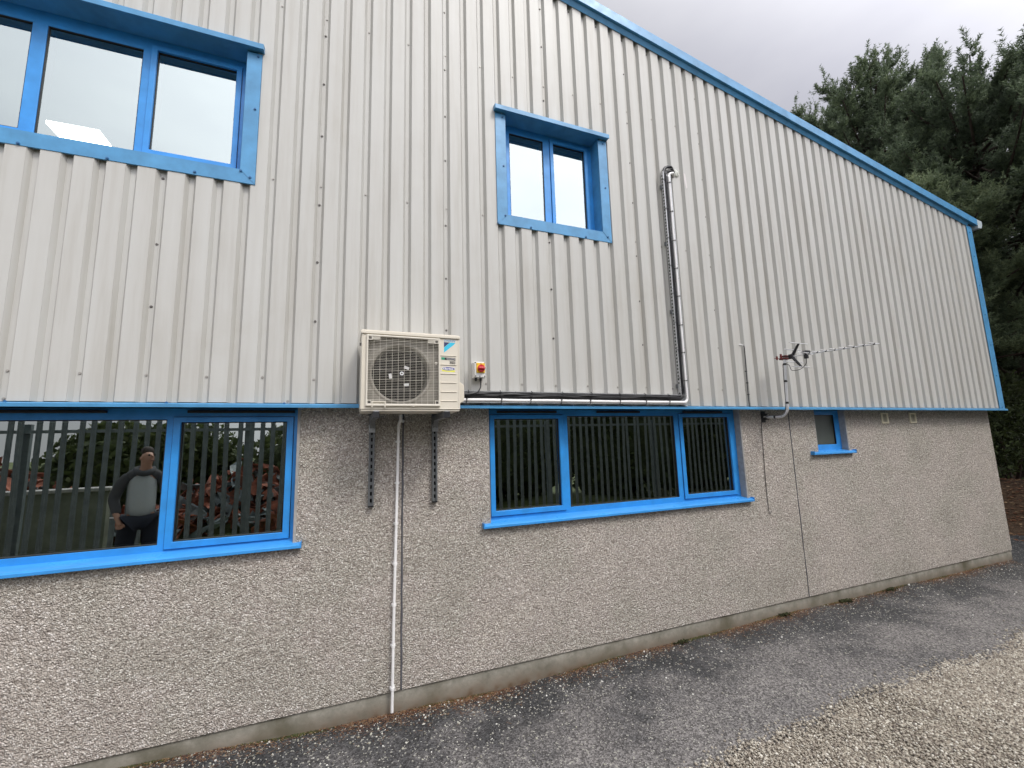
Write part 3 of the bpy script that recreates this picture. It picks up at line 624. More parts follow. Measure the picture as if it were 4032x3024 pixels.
# fan
fan = MB().cyl((cx, AY0+.135, cz), (0, -1, 0), .045, .06, 24).build('fan_hub', MT['blade'], A, bevel=.006)
b = MB()
for q in range(3):
    pts = []
    for ir in range(7):
        r = .04+.152*ir/6
        for it in range(6):
            t = it/5; a = 2*math.pi*q/3 + .25 + (t-.5)*(1.35-.25*ir/6)+.35*ir/6
            pts.append((cx+r*math.cos(a), AY0+.115-.05*t+.012*math.sin(t*3), cz+r*math.sin(a)))
    n0 = len(b.v); b.v += pts
    for ir in range(6):
        for it in range(5): b.f.append((n0+ir*6+it, n0+ir*6+it+1, n0+(ir+1)*6+it+1, n0+(ir+1)*6+it)); b.sm.append(True)
bl = b.build('fan_blades', MT['blade'], fan); bl.modifiers.new('t', 'SOLIDIFY').thickness = .003
for x, z, a in ((.402, 2.408, .3), (.289, 2.343, 1.4), (.401, 2.284, -.1)):
    o = MB().box(-.018, .018, -.0006, .0006, -.010, .010).build('balance_label', MT['pwhite'], fan, local=True); o.location = Vector((x, AY0+.055, z))-wl(fan); o.rotation_euler = (.15, a, .1)
# grille
b = MB().plate(gx0-.008, gx1+.008, gz0-.012, gz1+.008, [(gx0+.004, gx1-.004, gz0+.004, gz1-.004)], AY0-.010, AY0+.008)
gr = b.build('grille', MT['acgrille'], A, bevel=.004)
hb = MB().box(0, gx1-gx0, -.0007, .0007, -.0006, .0006).build('bar', MT['acgrille'], gr, local=True); hb.location = Vector((gx0, AY0-.004, gz0+.006))-wl(gr)
nb = 41; stp = .0117
zbig = [2.167+.0701*k for k in range(7)]
for k in range(7):
    inst(hb, (gx0, AY0-.006, zbig[k]), gr, scale=(1, 1.6, 1.9))
    for j in range(1, 6):
        z = zbig[k]+j*.0701/6
        if z < gz1-.004: inst(hb, (gx0, AY0-.004, z), gr)
inst(hb, (gx0, AY0-.004, zbig[0]-.0117), gr)
vb = MB().box(-.0009, .0009, -.0009, .0009, 0, gz1-gz0).build('bar', MT['acgrille'], gr, local=True); vb.location = Vector((.170, AY0-.001, gz0))-wl(gr)
for k in range(1, 11): inst(vb, (.170+.0417*k, AY0-.001, gz0), gr)
for x, z in ((gx0+.004, gz1-.028), (gx1-.030, gz1-.030), (gx0+.004, gz0+.003), (gx1-.028, gz0+.003)):
    MB().plate(x-.002, x+.026, z-.002, z+.026, [(x+.002, x+.022, z+.002, z+.022)], AY0-.009, AY0+.004).build('corner_socket', MT['acgrille'], gr)
    MB().box(x+.002, x+.022, AY0-.001, AY0+.001, z+.002, z+.022).build('socket_recess', MT['dscrew'], gr)
for x0_, x1_, z0_, z1_ in ((.156, .211, 2.594, 2.616), (.546, .598, 2.590, 2.614)):
    for k in range(3): MB().box(x0_, x1_, AY0-.008, AY0+.002, z0_+k*.009, z0_+k*.009+.0052).build('grille_tab', MT['acgrille'], gr)
MB().tube([(.361+.010*math.cos(t*.524), AY0-.006, 2.355+.010*math.sin(t*.524)) for t in range(13)], .0042, 8, False).build('grille_centre_ring', MT['pwhite'], gr)
MB().tube([(.605+.007*math.cos(t*.524), AY0-.006, 2.438+.007*math.sin(t*.524)) for t in range(13)], .0022, 6, False).build('grille_eyelet', MT['acgrille'], gr)
MB().tube([(.436, AY0-.011, 2.131), (.437, AY0-.014, 2.122), (.444, AY0-.014, 2.117), (.451, AY0-.014, 2.122), (.452, AY0-.011, 2.131)], .0022, 6).build('grille_clip', MT['acgrille'], gr)
b = MB().box(.160, .168, AY0-.012, AY0+.004, 2.112, 2.158).box(.246, .254, AY0-.012, AY0+.004, 2.112, 2.158).box(.168, .246, AY0-.012, AY0+.004, 2.150, 2.158)
b.face([(.168, AY0-.009, 2.150), (.246, AY0-.009, 2.150), (.240, AY0+.012, 2.112), (.174, AY0+.012, 2.112)])
b.build('hand_grip', MT['acbody'], gr)
# vertical fold at the panel edge + ribs pressed in the right-hand panel
for z in (2.502, 2.434, 2.366, 2.299, 2.231, 2.164):
    MB().prism([(AY0+.006, z+.0035), (AY0+.0005, z-.0005), (AY0+.006, z-.002)], .642, .760, 'x').build('pressed_rib', MT['acbody'], A)
# left/right radiused corner
MB().tube([(AX1-.007, AY0+.010, AZ0+.006), (AX1-.007, AY0+.010, 2.632)], .0068, 12).tube([(AX0+.007, AY0+.010, AZ0+.006), (AX0+.007, AY0+.010, 2.632)], .0068, 12).build('corner_edge', MT['acbody'], A)
# service valve cover at the right
MB().prism([(AX1, 2.345), (AX1+.062, 2.300), (AX1+.062, 2.176), (AX1, 2.140)], -.215, -.06, 'y').build('valve_cover', MT['acbody'], A, bevel=.004)
MB().box(AX0-.012, AX0, -.29, -.27, 2.555, 2.573).build('panel_screw', MT['dscrew'], A)
yl = AY0+.0055
text('lettering', 'DAIKIN', .0205, (.667, yl, 2.6095), MT['pblue'], A, bold=.0004, shear=.25, width=.086)
def poly(name, pts, m, y=yl, par=A): return MB().face([(x, y, z) for x, z in pts]).build(name, m, par)
poly('logo_panel', [(.6675, 2.6045), (.712, 2.6045), (.6675, 2.5655)], MT['navy'])
poly('logo_panel', [(.7135, 2.6045), (.755, 2.6045), (.742, 2.588), (.6675, 2.525), (.6675, 2.5635)], MT['cyan'])
poly('badge', [(.647, 2.4895), (.754, 2.4855), (.754, 2.4685), (.647, 2.4705)], MT['pblack'])
poly('badge_tip', [(.647, 2.4895), (.672, 2.4886), (.672, 2.470), (.647, 2.4705)], MT['green'], yl-.0005)
MB().tube([(.719+.033*math.cos(t*2*math.pi/24), yl-.001, 2.4778+.0052*math.sin(t*2*math.pi/24)) for t in range(25)], .0011, 4, False).build('badge_outline', MT['pwhite'], A)
MB().plate(.7085, .7535, 2.440, 2.4645, [(.7100, .752, 2.4415, 2.463)], yl-.0004, yl+.0004).build('label_outline', MT['strut'], A)
text('lettering', 'R32', .0225, (.7135, yl, 2.4440), MT['pblack'], A, bold=.0009, width=.0345)
def ellipse(c, a, b_, m, y, name): return MB().face([(c[0]+a*math.cos(t*2*math.pi/28), y, c[1]+b_*math.sin(t*2*math.pi/28)) for t in range(28)]).build(name, m, A)
poly('sticker_base', [(.652, 2.397), (.749, 2.393), (.749, 2.3795), (.652, 2.3835)], MT['pyel'], yl)
ellipse((.7005, 2.4035), .050, .0135, MT['pwhite'], yl-.0004, 'sticker_rim'); ellipse((.7005, 2.4035), .0475, .0118, MT['pviolet'], yl-.0008, 'sticker_oval')
text('lettering', 'Bartlett', .0185, (.670, yl-.0012, 2.3975), MT['pwhite'], A, bold=.0007, width=.066)
ellipse((.6622, 2.4035), .0045, .0035, MT['pwhite'], yl-.0013, 'sticker_dot')
# ================================================================== BRACKETS
def bracket(x, arm_front, label):
    R = root('wall_bracket', (x, YW, 1.40), label, 'bracket', 'brackets carrying the outdoor unit')
    z0, z1 = 1.405, 2.100
    # open slotted channel
    b = MB(); s_, l_ = .0510, .028
    for xx in (-.0205, .0175): b.box(x+xx, x+xx+.003, YW-.041, YW-.001, z0, z1)
    b.box(x-.0175, x-.0095, YW-.041, YW-.038, z0, z1).box(x+.0095, x+.0175, YW-.041, YW-.038, z0, z1)
    b.build('channel', MT['strut'], R, bevel=.0008)
    b = MB(); holes = []; z = z0+.022
    while z < z1-.03: holes.append((x-.0068, x+.0068, z, z+l_)); z += s_
    b.plate(x-.0172, x+.0172, z0, z1, holes, YW-.030, YW-.027).build('slotted_web', MT['strut'], R)
    MB().box(x-.0172, x+.0172, YW-.006, YW-.003, z0, z1).build('slot_shade_strip', MT['hole'], R)  # added black strip that paints the shade seen through the slots
    MB().box(x-.0195, x+.0195, YW-.042, YW-.002, z0-.012, z0).build('end_stop', MT['black'], R)
    # arm with end cap, gusset plate and bolt
    MB().box(x-.0205, x+.0205, arm_front, YW-.043, 2.041, 2.082).build('arm', MT['strut'], R, bevel=.002)
    MB().box(x-.0215, x+.0215, arm_front-.008, arm_front, 2.038, 2.083).build('end_cap', MT['black'], R, bevel=.003)
    MB().prism([(YW-.043, 2.041), (YW-.11, 2.041), (YW-.050, 1.985), (YW-.043, 1.985)], x-.019, x+.019, 'x').build('gusset', MT['strut'], R)
    MB().box(x-.024, x+.024, YW-.048, YW-.0425, 1.955, 2.015).build('fixing_plate', MT['galv'], R, bevel=.002)
    MB().cyl((x, YW-.048, 1.983), (0, -1, 0), .012, .005, 6).cyl((x, YW-.053, 1.983), (0, -1, 0), .006, .008, 10).build('bolt', MT['galv'], R)
    b = MB()
    for yy in (-.28, -.10): b.cyl((x, yy, 2.083), (0, 0, 1), .010, .009, 12)
    b.box(x-.017, x+.017, arm_front+.0, arm_front+.02, 2.083, 2.088).build('foot_mount', MT['galv'], R)
bracket(.190, -.372, 'grey slotted steel bracket under the fan side of the outdoor unit')
bracket(.676, -.375, 'grey slotted steel bracket under the plain right side of the outdoor unit')

# ================================================================== DRAIN PIPE
D = root('drain_pipe', (.37, YW-.03, 0), 'white plastic condensate pipe running down from the outdoor unit to the ground', 'pipe')
yp = YW-.032
b = MB(); b.tube([(.3905, yp, 1.995), (.386, yp, 1.7), (.378, yp, 1.2), (.368, yp, .6), (.362, yp, -.062)], .0108, 14)
b.build('pipe', MT['pvc'], D)
b = MB(); b.tube([(.404, yp-.02, 2.092), (.404, yp-.02, 2.058), (.402, yp-.016, 2.046), (.393, yp-.004, 2.022), (.3905, yp, 2.008), (.3905, yp, 1.985)], .0128, 14)
b.build('elbow', MT['pvc'], D)
MB().cyl((.3905, yp, 2.012), (0, 0, -1), .0145, .028, 16).cyl((.404, yp-.02, 2.064), (0, 0, 1), .0145, .02, 16).build('socket', MT['pvc'], D)
MB().cyl((.428, yp+.01, 2.040), (-.8, -.5, .25), .0125, .03, 16).build('cap', MT['white'], D)
for z in (1.880, 1.562, 1.257, .960, .668, .384, .095):
    x = np.interp(z, [-.06, .6, 1.2, 1.7, 2], [.362, .368, .378, .386, .39])
    MB().tube([(x, yp, z-.010), (x, yp, z+.010)], .0142, 16).box(x-.0175, x+.0175, yp+.006, YW, z-.007, z+.007).build('clip', MT['pvc'], D, bevel=.0015)

# ================================================================== ISOLATOR
I = root('isolator_switch', (1.018, 0, 2.38), 'white isolator box with a red rotary knob on a yellow plate', 'switch')
MB().box(.969, 1.067, -.052, -.002, 2.384, 2.518).build('box_base', MT['white'], I, bevel=.004)
MB().box(.971, 1.065, -.088, -.054, 2.386, 2.516).build('box_cover', MT['white'], I, bevel=.005, seg=3)
MB().box(.985, 1.058, -.096, -.0885, 2.423, 2.505).build('yellow_plate', MT['yellow'], I, bevel=.003)
kb = MB().cyl((1.0235, -.096, 2.459), (0, -1, 0), .0305, .014, 32).build('knob', MT['red'], I, bevel=.003)
MB().box(1.0235-.028, 1.0235+.028, -.130, -.110, 2.4515, 2.4665).build('knob_grip', MT['red'], I, bevel=.004)
for q in (-.010, .012): MB().cyl((1.0235+q, -.1305, 2.461), (0, -1, 0), .0022, .0006, 8).build('padlock_hole', MT['hole'], kb)
text('lettering', 'OFF', .009, (1.013, -.0965, 2.4945), MT['pblack'], I, bold=.0002)
text('lettering', 'ON', .007, (.988, -.0965, 2.487), MT['strut'], I)
for x, z in ((.979, 2.508), (1.058, 2.508), (.979, 2.397), (1.057, 2.397)): MB().cyl((x, -.088, z), (0, -1, 0), .0048, .0015, 12).build('cover_screw', MT['pblack'], I)
MB().box(1.011, 1.019, -.0895, -.088, 2.384, 2.398).cyl((1.015, -.088, 2.398), (0, -1, 0), .004, .0015, 12).build('cover_notch', MT['strut'], I)
for x in (.992, 1.033): MB().cyl((x, -.045, 2.386), (0, 0, -1), .0115, .014, 8).cyl((x, -.045, 2.372), (0, 0, -1), .009, .012, 12).build('gland', MT['black'], I, bevel=.001)
def smooth_path(pts, n=8):
    pts = [Vector(p) for p in pts]; out = []
    for i in range(len(pts)-1):
        p0 = pts[max(i-1, 0)]; p1 = pts[i]; p2 = pts[i+1]; p3 = pts[min(i+2, len(pts)-1)]
        for k in range(n):
            t = k/n; out.append(.5*((2*p1)+(-p0+p2)*t+(2*p0-5*p1+4*p2-p3)*t*t+(-p0+3*p1-3*p2+p3)*t**3))
    out.append(pts[-1]); return out
pc = MB().tube(smooth_path([(1.033, -.045, 2.365), (1.034, -.048, 2.335), (1.026, -.055, 2.30), (1.0, -.062, 2.268), (.955, -.066, 2.252), (.90, -.068, 2.247), (.82, -.068, 2.246)]), .0052, 10).build('power_cable', MT['black'])
tag(pc, 'short black cable looping from the isolator box down to the tray', 'cable')

# ================================================================== CABLE TRAYS, PIPES, CONDUIT
def tray_part(name, x0, x1, z0, z1, horizontal, label):
    T = root(name, ((x0+x1)/2, -.02, (z0+z1)/2), label, 'cable tray')
    holes = []
    if horizontal:
        x = x0+.03
        while x < x1-.05:
            for zz in (z0+.022, z0+.048, z0+.074): holes.append((x, x+.022, zz, zz+.007))
            x += .042
        b = MB().plate(x0, x1, z0+.001, z1-.001, holes, -.018, -.0165); b.build('tray_bed', MT['traym'], T)
        MB().box(x0, x1, -.052, -.018, z0, z0+.0015).box(x0, x1, -.052, -.018, z1-.0015, z1).box(x0, x1, -.0535, -.052, z0, z0+.006).box(x0, x1, -.0535, -.052, z1-.006, z1).build('tray_lip', MT['traym'], T)
        for x in np.arange(x0+.25, x1, .7): MB().box(x-.012, x+.012, -.0165, -.001, z0-.004, z1+.004).build('tray_bracket', MT['strut'], T)
    else:
        z = z0+.12
        while z < z1-.05:
            for xx in (x0+.010, x0+.044, x0+.074): holes.append((xx, xx+.007, z, z+.022))
            z += .042
        b = MB().plate(x0+.001, x1-.001, z0, z1, holes, -.018, -.0165); b.build('tray_bed', MT['traym'], T)
        MB().box(x0, x0+.0015, -.052, -.018, z0, z1).box(x1-.0015, x1, -.052, -.018, z0, z1).box(x0, x0+.006, -.0535, -.052, z0, z1).box(x1-.006, x1, -.0535, -.052, z0, z1).build('tray_lip', MT['traym'], T)
        for z in (2.37, 3.15, 3.9, 4.55): MB().box(x0-.014, x1+.004, -.0165, -.001, z-.02, z+.02).build('tray_bracket', MT['strut'], T)
        hh = MB()
        z = z0+.11
        while z < z1-.03: hh.box(x0-.0006, x0, -.042, -.026, z, z+.018); z += .036
        hh.build('lip_slot_shade', MT['hole'], T, kind='stuff')  # black patches on the lip, slot shade put in as colour
    return T
TH = tray_part('cable_tray', .80, 3.228, 2.181, 2.279, True, 'galvanised tray running level above the blue drip, right of the outdoor unit')
TV = tray_part('cable_tray', 3.128, 3.228, 2.2815, 4.715, False, 'galvanised tray rising upright beside the small upper window')
TH['group'] = TV['group'] = 'trays carrying the refrigerant pipes'
def bundle(name, r, offs, m, label, cat, wob=.003):
    """pipe along both trays: offs=(z above tray foot, x from tray right lip, y)"""
    dz, dx, y, topx, topz, rad = offs
    pts = [(.81, y, 2.181+dz)]
    for x in np.arange(1.0, 3.0, .15): pts.append((x, y+random.uniform(-wob, wob)*.4, 2.181+dz+random.uniform(-wob, wob)))
    xv = 3.228-dx; zc = 2.181+dz
    if pts[-1][0] > xv-rad-.03: pts = [p for p in pts if p[0] < xv-rad-.03]
    pts.append((xv-rad, y, zc))
    for k in range(1, 6): a = math.pi/2*k/6; pts.append((xv-rad+rad*math.sin(a), y, zc+rad-rad*math.cos(a)))
    pts.append((xv, y, zc+rad))
    for z in np.arange(zc+rad+.15, topz-.1, .2): pts.append((xv+random.uniform(-wob, wob), y, z))
    pts.append((xv, y, topz))
    R = (topx-xv)/2 if topx > xv else .03
    for k in range(1, 7):
        a = math.pi/2*k/6; pts.append((xv+.62*R*2*(1-math.cos(a)), y+.01*k/6, topz+R*1.1*math.sin(a)))
    pts += [(topx-.004, y+.055, topz+R*1.02), (topx+.004, .02, topz+R*.9)]
    o = MB().tube(smooth_path(pts, 3), r, 12).build(name, m); tag(o, label, cat); return o
bundle('refrigerant_pipe', .0155, (.079, .079, -.036, 3.345, 4.70, .07), MT['black'], 'thickest black foam-covered pipe along the top lip of the tray', 'pipe')
bundle('refrigerant_pipe', .0125, (.055, .058, -.034, 3.342, 4.66, .06), MT['black'], 'thinner black foam-covered pipe in the middle of the tray', 'pipe', .005)
bundle('signal_cable', .0052, (.068, .068, -.058, 3.343, 4.67, .065), MT['black'], 'thin glossy black cable lying over the foam-covered pipes on the tray', 'cable', .006)
cnd = []
o = bundle('conduit', .0135, (.022, .020, -.045, 3.335, 4.66, .045), MT['pvc'], 'white plastic conduit along the lower lip of the tray, bending upward at the corner', 'conduit', .0015)
ties_h = [.921, 1.198, 1.486, 1.786, 2.083, 2.389, 2.68, 2.965]; ties_v = [4.621, 4.285, 3.954, 3.645, 3.34, 3.03, 2.74, 2.45]
def tie(par, c, hx, hz, ax):
    # strap around the bundle, plus its locking head and tail
    y0, y1 = -.062, -.0215; pts = []
    for k in range(15):
        a = 2*math.pi*k/14; s_ = math.sin(a); c_ = math.cos(a)
        u = (hx if ax == 'v' else hz)*c_
        y = (y0+y1)/2+(y0-y1)/2*s_
        pts.append((c[0]+u, y, c[1]+u*.05) if ax == 'v' else (c[0]+u*.05, y, c[1]+u))
    b = MB().tube(pts, .0026, 6, False)
    b.box(c[0]-.005, c[0]+.005, y0-.004, y0+.003, c[1]-.004+(hz*.5 if ax == 'h' else 0), c[1]+.004+(hz*.5 if ax == 'h' else 0))
    b.build('cable_tie', MT['gasket'], par)
for x in ties_h:
    tie(TH, (x+.006, 2.252), 0, .034, 'h'); tie(TH, (x+random.uniform(-.015, .015), 2.200), 0, .0215, 'h')
for z in ties_v:
    tie(TV, (3.147, z), .026, 0, 'v'); tie(TV, (3.208, z-.025), .0185, 0, 'v')
# foam plug where the pipes enter the sheet
bm = bmesh.new(); bmesh.ops.create_icosphere(bm, subdivisions=3, radius=1)
for v in bm.verts:
    k = 1+.18*math.sin(7*v.co.x+3*v.co.z)+.12*math.sin(11*v.co.y-5*v.co.z); v.co = Vector((v.co.x*.034*k, v.co.y*.03*k, v.co.z*.045*k))
me = bpy.data.meshes.new('sealant_foam'); bm.to_mesh(me); bm.free(); me.materials.append(MT['foam'])
for p in me.polygons: p.use_smooth = True
o = bpy.data.objects.new('sealant_foam', me); link(o, None); o.location = (3.362, .012, 4.765); o.rotation_euler = (0, -.35, 0); tag(o, 'lump of white sealant foam where the pipes enter the cladding', 'sealant')

# ================================================================== AERIAL
T = root('tv_aerial', (4.45, YW, 2.07), 'television aerial on a cranked silver mast, bracketed to the pebbledash', 'aerial')
b = MB().box(4.418, 4.482, YW-.008, YW, 2.000, 2.125).build('bracket_plate', MT['black'], T, bevel=.002)
MB().box(4.43, 4.47, YW-.06, YW-.006, 2.090, 2.098).box(4.43, 4.47, YW-.06, YW-.006, 2.028, 2.036).box(4.44, 4.46, YW-.05, YW-.02, 2.036, 2.09).build('bracket_jaw', MT['black'], T)
mpts = [(4.45, .10, 2.062), (4.45, .02, 2.054), (4.45, -.06, 2.050)]
for k in range(1, 9): a = math.pi/2*k/8; mpts.append((4.45, -.085-.10*math.sin(a), 2.15-.10*math.cos(a)))
mpts += [(4.45, -.192, 2.3), (4.45, -.205, 2.50), (4.45, -.215, 2.665)]
MB().tube(smooth_path(mpts, 3), .0145, 16).build('mast', MT['alu'], T)
for y, z, d in ((-.185, 2.185, (0, -.05, 1)), (-.198, 2.42, (0, -.05, 1)), (-.21, 2.605, (0, -.05, 1)), (-.02, 2.052, (0, -1, 0))):
    MB().cyl((4.45, y, z), d, .0165, .022, 16).build('tape_band', MT['gasket'], T)
bs, be = Vector((4.5, -.235, 2.697)), Vector((4.5, -1.058, 2.652)); bd = (be-bs)
MB().tube([bs+Vector((0, .10, .004)), be], .0055, 8).build('boom', MT['alu'], T)
def rod(name, c, h, r=.0055): return MB().tube([(c[0]-h, c[1], c[2]), (c[0]+h, c[1], c[2])], r, 8).build(name, MT['alu'], T)
for k in range(8):
    t = (-.451+.235-.0843*k)/(-1.058+.235); c = bs+bd*t
    rod('director', (c.x-.008, c.y, c.z+.007), .077)
    MB().box(c.x-.008, c.x+.008, c.y-.006, c.y+.006, c.z-.006, c.z+.012).build('rod_clip', MT['black'], T)
# folded dipole with its box
c = bs+bd*.215
MB().tube([(c.x-.11, c.y, c.z+.004), (c.x+.11, c.y, c.z+.004), (c.x+.118, c.y, c.z+.012), (c.x+.11, c.y, c.z+.02), (c.x-.11, c.y, c.z+.02), (c.x-.118, c.y, c.z+.012), (c.x-.11, c.y, c.z+.004)], .0035, 8).build('dipole', MT['alu'], T)
MB().prism([(c.x-.045, c.z+.016), (c.x-.02, c.z+.040), (c.x+.045, c.z+.040), (c.x+.06, c.z+.022), (c.x+.04, c.z+.012)], c.y-.022, c.y+.022, 'y').build('dipole_cover', MT['black'], T, bevel=.003)
MB().box(c.x-.012, c.x+.022, c.y-.018, c.y+.014, c.z-.045, c.z+.012).build('dipole_box', MT['black'], T, bevel=.004)
# V reflector
h = Vector((4.50, -.265, 2.694))
for s_ in (1, -1):
    tip = Vector((4.515, -.345, 2.694+s_*.128))
    b = MB(); dv = (tip-h).normalized(); nrm = Vector((0, 1, 0)).cross(dv).normalized()
    b.tube([h, h+(tip-h)*.5, tip], [.017, .014, .011], 6, smooth=False).build('reflector_arm', MT['black'], T)
    rod('reflector_rod', tuple(tip), .135); m_ = h+(tip-h)*.52; rod('reflector_rod', (m_.x-.02, m_.y+.012, m_.z), .135)
MB().box(4.478, 4.522, -.285, -.238, 2.67, 2.718).build('reflector_hub', MT['black'], T, bevel=.004)
# red clamp and butterfly bolts
MB().box(4.43, 4.505, -.245, -.165, 2.668, 2.684).box(4.435, 4.5, -.24, -.17, 2.700, 2.712).build('mast_clamp', MT['redp'], T, bevel=.003)
MB().tube([(4.49, -.20, 2.69), (4.36, -.165, 2.684)], .0035, 8).box(4.385, 4.40, -.178, -.166, 2.668, 2.708).box(4.415, 4.43, -.205, -.19, 2.676, 2.73).build('butterfly_bolt', MT['redp'], T)
cab = smooth_path([(c.x, c.y-.004, c.z-.04), (c.x-.002, c.y+.005, c.z-.10), (c.x-.02, c.y+.06, c.z-.150), (c.x-.05, c.y+.13, c.z-.150), (4.46, -.25, 2.60), (4.437, -.205, 2.62), (4.437, -.195, 2.55), (4.437, -.186, 2.35), (4.437, -.178, 2.18), (4.438, -.15, 2.08), (4.44, -.07, 2.066), (4.43, .03, 2.070), (4.41, .095, 2.03), (4.398, .108, 1.95), (4.392, .112, 1.72), (4.376, .113, 1.33), (4.377, .113, 1.06), (4.388, .110, 1.005), (4.403, .108, 1.008), (4.405, .108, 1.03)], 6)
o = MB().tube(cab, .0032, 8).build('aerial_cable', MT['black']); tag(o, 'black aerial cable hanging from the mast down the wall, hooked at its end', 'cable')
# second cable with white entry sleeve
K = root('coaxial_cable', (4.1, 0, 2.2), 'thin black cable dropping down the cladding from a white sleeve, left of the aerial', 'cable')
MB().tube(smooth_path([(4.09, -.012, 2.848), (4.112, -.012, 2.835), (4.112, -.010, 2.70), (4.105, -.008, 2.43), (4.102, -.008, 2.25), (4.101, -.014, 2.165)]), .0045, 8).build('cable', MT['black'], K)
MB().tube([(4.045, .01, 2.862), (4.07, -.012, 2.858), (4.092, -.014, 2.848)], .0075, 10).build('entry_sleeve', MT['white'], K)
for z in (2.56, 2.43, 2.30): MB().box(4.094, 4.116, -.014, -.001, z-.005, z+.005).build('cable_clip', MT['black'], K)

# ================================================================== GROUND
def grid(name, xs, ys, zf, m, **k):
    X, Y = np.meshgrid(xs, ys, indexing='ij'); Z = zf(X, Y); nx, ny = X.shape
    v = np.stack([X, Y, Z], -1).reshape(-1, 3); i = np.arange(nx*ny).reshape(nx, ny)
    f = np.stack([i[:-1, :-1], i[1:, :-1], i[1:, 1:], i[:-1, 1:]], -1).reshape(-1, 4)
    o = mesh_np(name, v, f, m, smooth=True); o['kind'] = 'structure'; return o
def wob(x, s=0): return .030*np.sin(2.1*x+s)+.022*np.sin(5.3*x+1.3+s)+.012*np.sin(13.7*x+.4+s)+.008*np.sin(31*x+s)
grid('ground', np.linspace(-140, 180, 41), np.linspace(-160, 160, 41), lambda X, Y: -.28+0*X, MT['earth'])
xs = np.linspace(-7, 16, 460)
def ribbon(name, ya, yb, ny, dz, m, xs=xs):
    t = np.linspace(0, 1, ny); X = np.repeat(xs[:, None], ny, 1); Y = ya(xs)[:, None]*(1-t)+yb(xs)[:, None]*t
    Z = gz(X, Y)+dz(X, Y, t); v = np.stack([X, Y, Z], -1).reshape(-1, 3); i = np.arange(len(xs)*ny).reshape(len(xs), ny)
    f = np.stack([i[:-1, :-1], i[1:, :-1], i[1:, 1:], i[:-1, 1:]], -1).reshape(-1, 4)
    o = mesh_np(name, v, f, m, smooth=True); o['kind'] = 'structure'; return o
ribbon('tarmac_path', lambda x: -1.4+0*x, lambda x: np.where(x < XWR, YW+.03, np.minimum(YW+.03+(x-XWR)*6, 4.5)), 40, lambda X, Y, t: 0*X, MT['tarmac'])
ribbon('gravel_yard', lambda x: -4.25+0*x, lambda x: -1.13+wob(x), 60, lambda X, Y, t: np.where(t < .999, .006+.006*np.sin(9*X)*np.sin(7*Y), -.012), MT['gravelbed'])
grid('grass_field', np.linspace(-60, 60, 121), np.linspace(-60, -4.2, 90), lambda X, Y: -.1+.12*np.sin(.7*X)*np.sin(.9*Y)+np.clip(-(Y+6), 0, 40)*.03*(1+.0*X), MT['grass'])
grid('earth_bank', np.linspace(10.6, 40, 60), np.linspace(-6, 30, 70), lambda X, Y: -.12+.9*(1/(1+np.exp(-(X-12.4-.15*np.sin(2*Y))*2.2)))+.05*np.sin(3*X+Y)*np.sin(2.6*Y)-.04, MT['soil'])

ico = []
for k in range(6):
    bm = bmesh.new(); bmesh.ops.create_icosphere(bm, subdivisions=1, radius=1)
    vv = np.array([v.co[:] for v in bm.verts]); vv *= (1+.28*rng.standard_normal((len(vv), 1)).clip(-1, 1)); ff = np.array([[v.index for v in f.verts] for f in bm.faces]); bm.free()
    ico.append((vv, ff))
tet = [(np.array([(1,0,-.5),(-.6,.9,-.5),(-.6,-.9,-.4),(.2,.1,.8),(-.3,.5,.6)], float), np.array([(0,1,3),(1,4,3),(1,2,4),(2,3,4),(2,0,3)]))]
def scatter(name, pos, size, flat, shapes, m, tint, label=None, cat=None):
    n = len(pos); V = []; F = []; T_ = []; off = 0
    which = rng.integers(0, len(shapes), n)
    if name == 'gravel': which = np.where(pos[:, 0] > 3.9, 6+which % 3, which % 6)
    for s_ in range(len(shapes)):
        sel = np.where(which == s_)[0]
        if not len(sel): continue
        bv, bf = shapes[s_]; k = len(sel)
        a = rng.uniform(0, 2*np.pi, k); tl = rng.uniform(-.4, .4, k); el = rng.uniform(.7, 1.35, k)
        v = np.repeat(bv[None], k, 0)*size[sel][:, None, None]; v[..., 0] *= el[:, None]; v[..., 2] *= flat[sel][:, None]
        z = v[..., 2]*np.cos(tl)[:, None]+v[..., 0]*np.sin(tl)[:, None]; x = v[..., 0]*np.cos(tl)[:, None]-v[..., 2]*np.sin(tl)[:, None]; y = v[..., 1]
        v = np.stack([x*np.cos(a)[:, None]-y*np.sin(a)[:, None], x*np.sin(a)[:, None]+y*np.cos(a)[:, None], z], -1)+pos[sel][:, None, :]
        V.append(v.reshape(-1, 3)); F.append((bf[None]+(np.arange(k)*len(bv))[:, None, None]).reshape(-1, 3)+off); T_.append(np.repeat(tint[sel], len(bv))); off += k*len(bv)
    o = mesh_np(name, np.concatenate(V), np.concatenate(F), m, tint=np.concatenate(T_)); tag(o, label, cat, kind='stuff'); return o
# gravel
n = 56000; X = rng.uniform(1.3, 7.0, n); Y = rng.uniform(-2.15, -1.0, n); e = -1.13+wob(X)
keep = (Y < e+rng.exponential(.012, n)); X, Y = X[keep], Y[keep]; n = len(X); sz = rng.uniform(.0036, .0080, n)*rng.choice([1, 1, 1.4], n)
scatter('gravel', np.stack([X, Y, gz(X, Y)+.010+rng.uniform(-.003, .006, n)], -1), sz, rng.uniform(.5, .85, n), ico+tet*3,  MT['stone'], np.clip(rng.normal(.55, .24, n), 0, 1), 'loose cream and grey gravel beyond the tarmac edge', 'gravel')
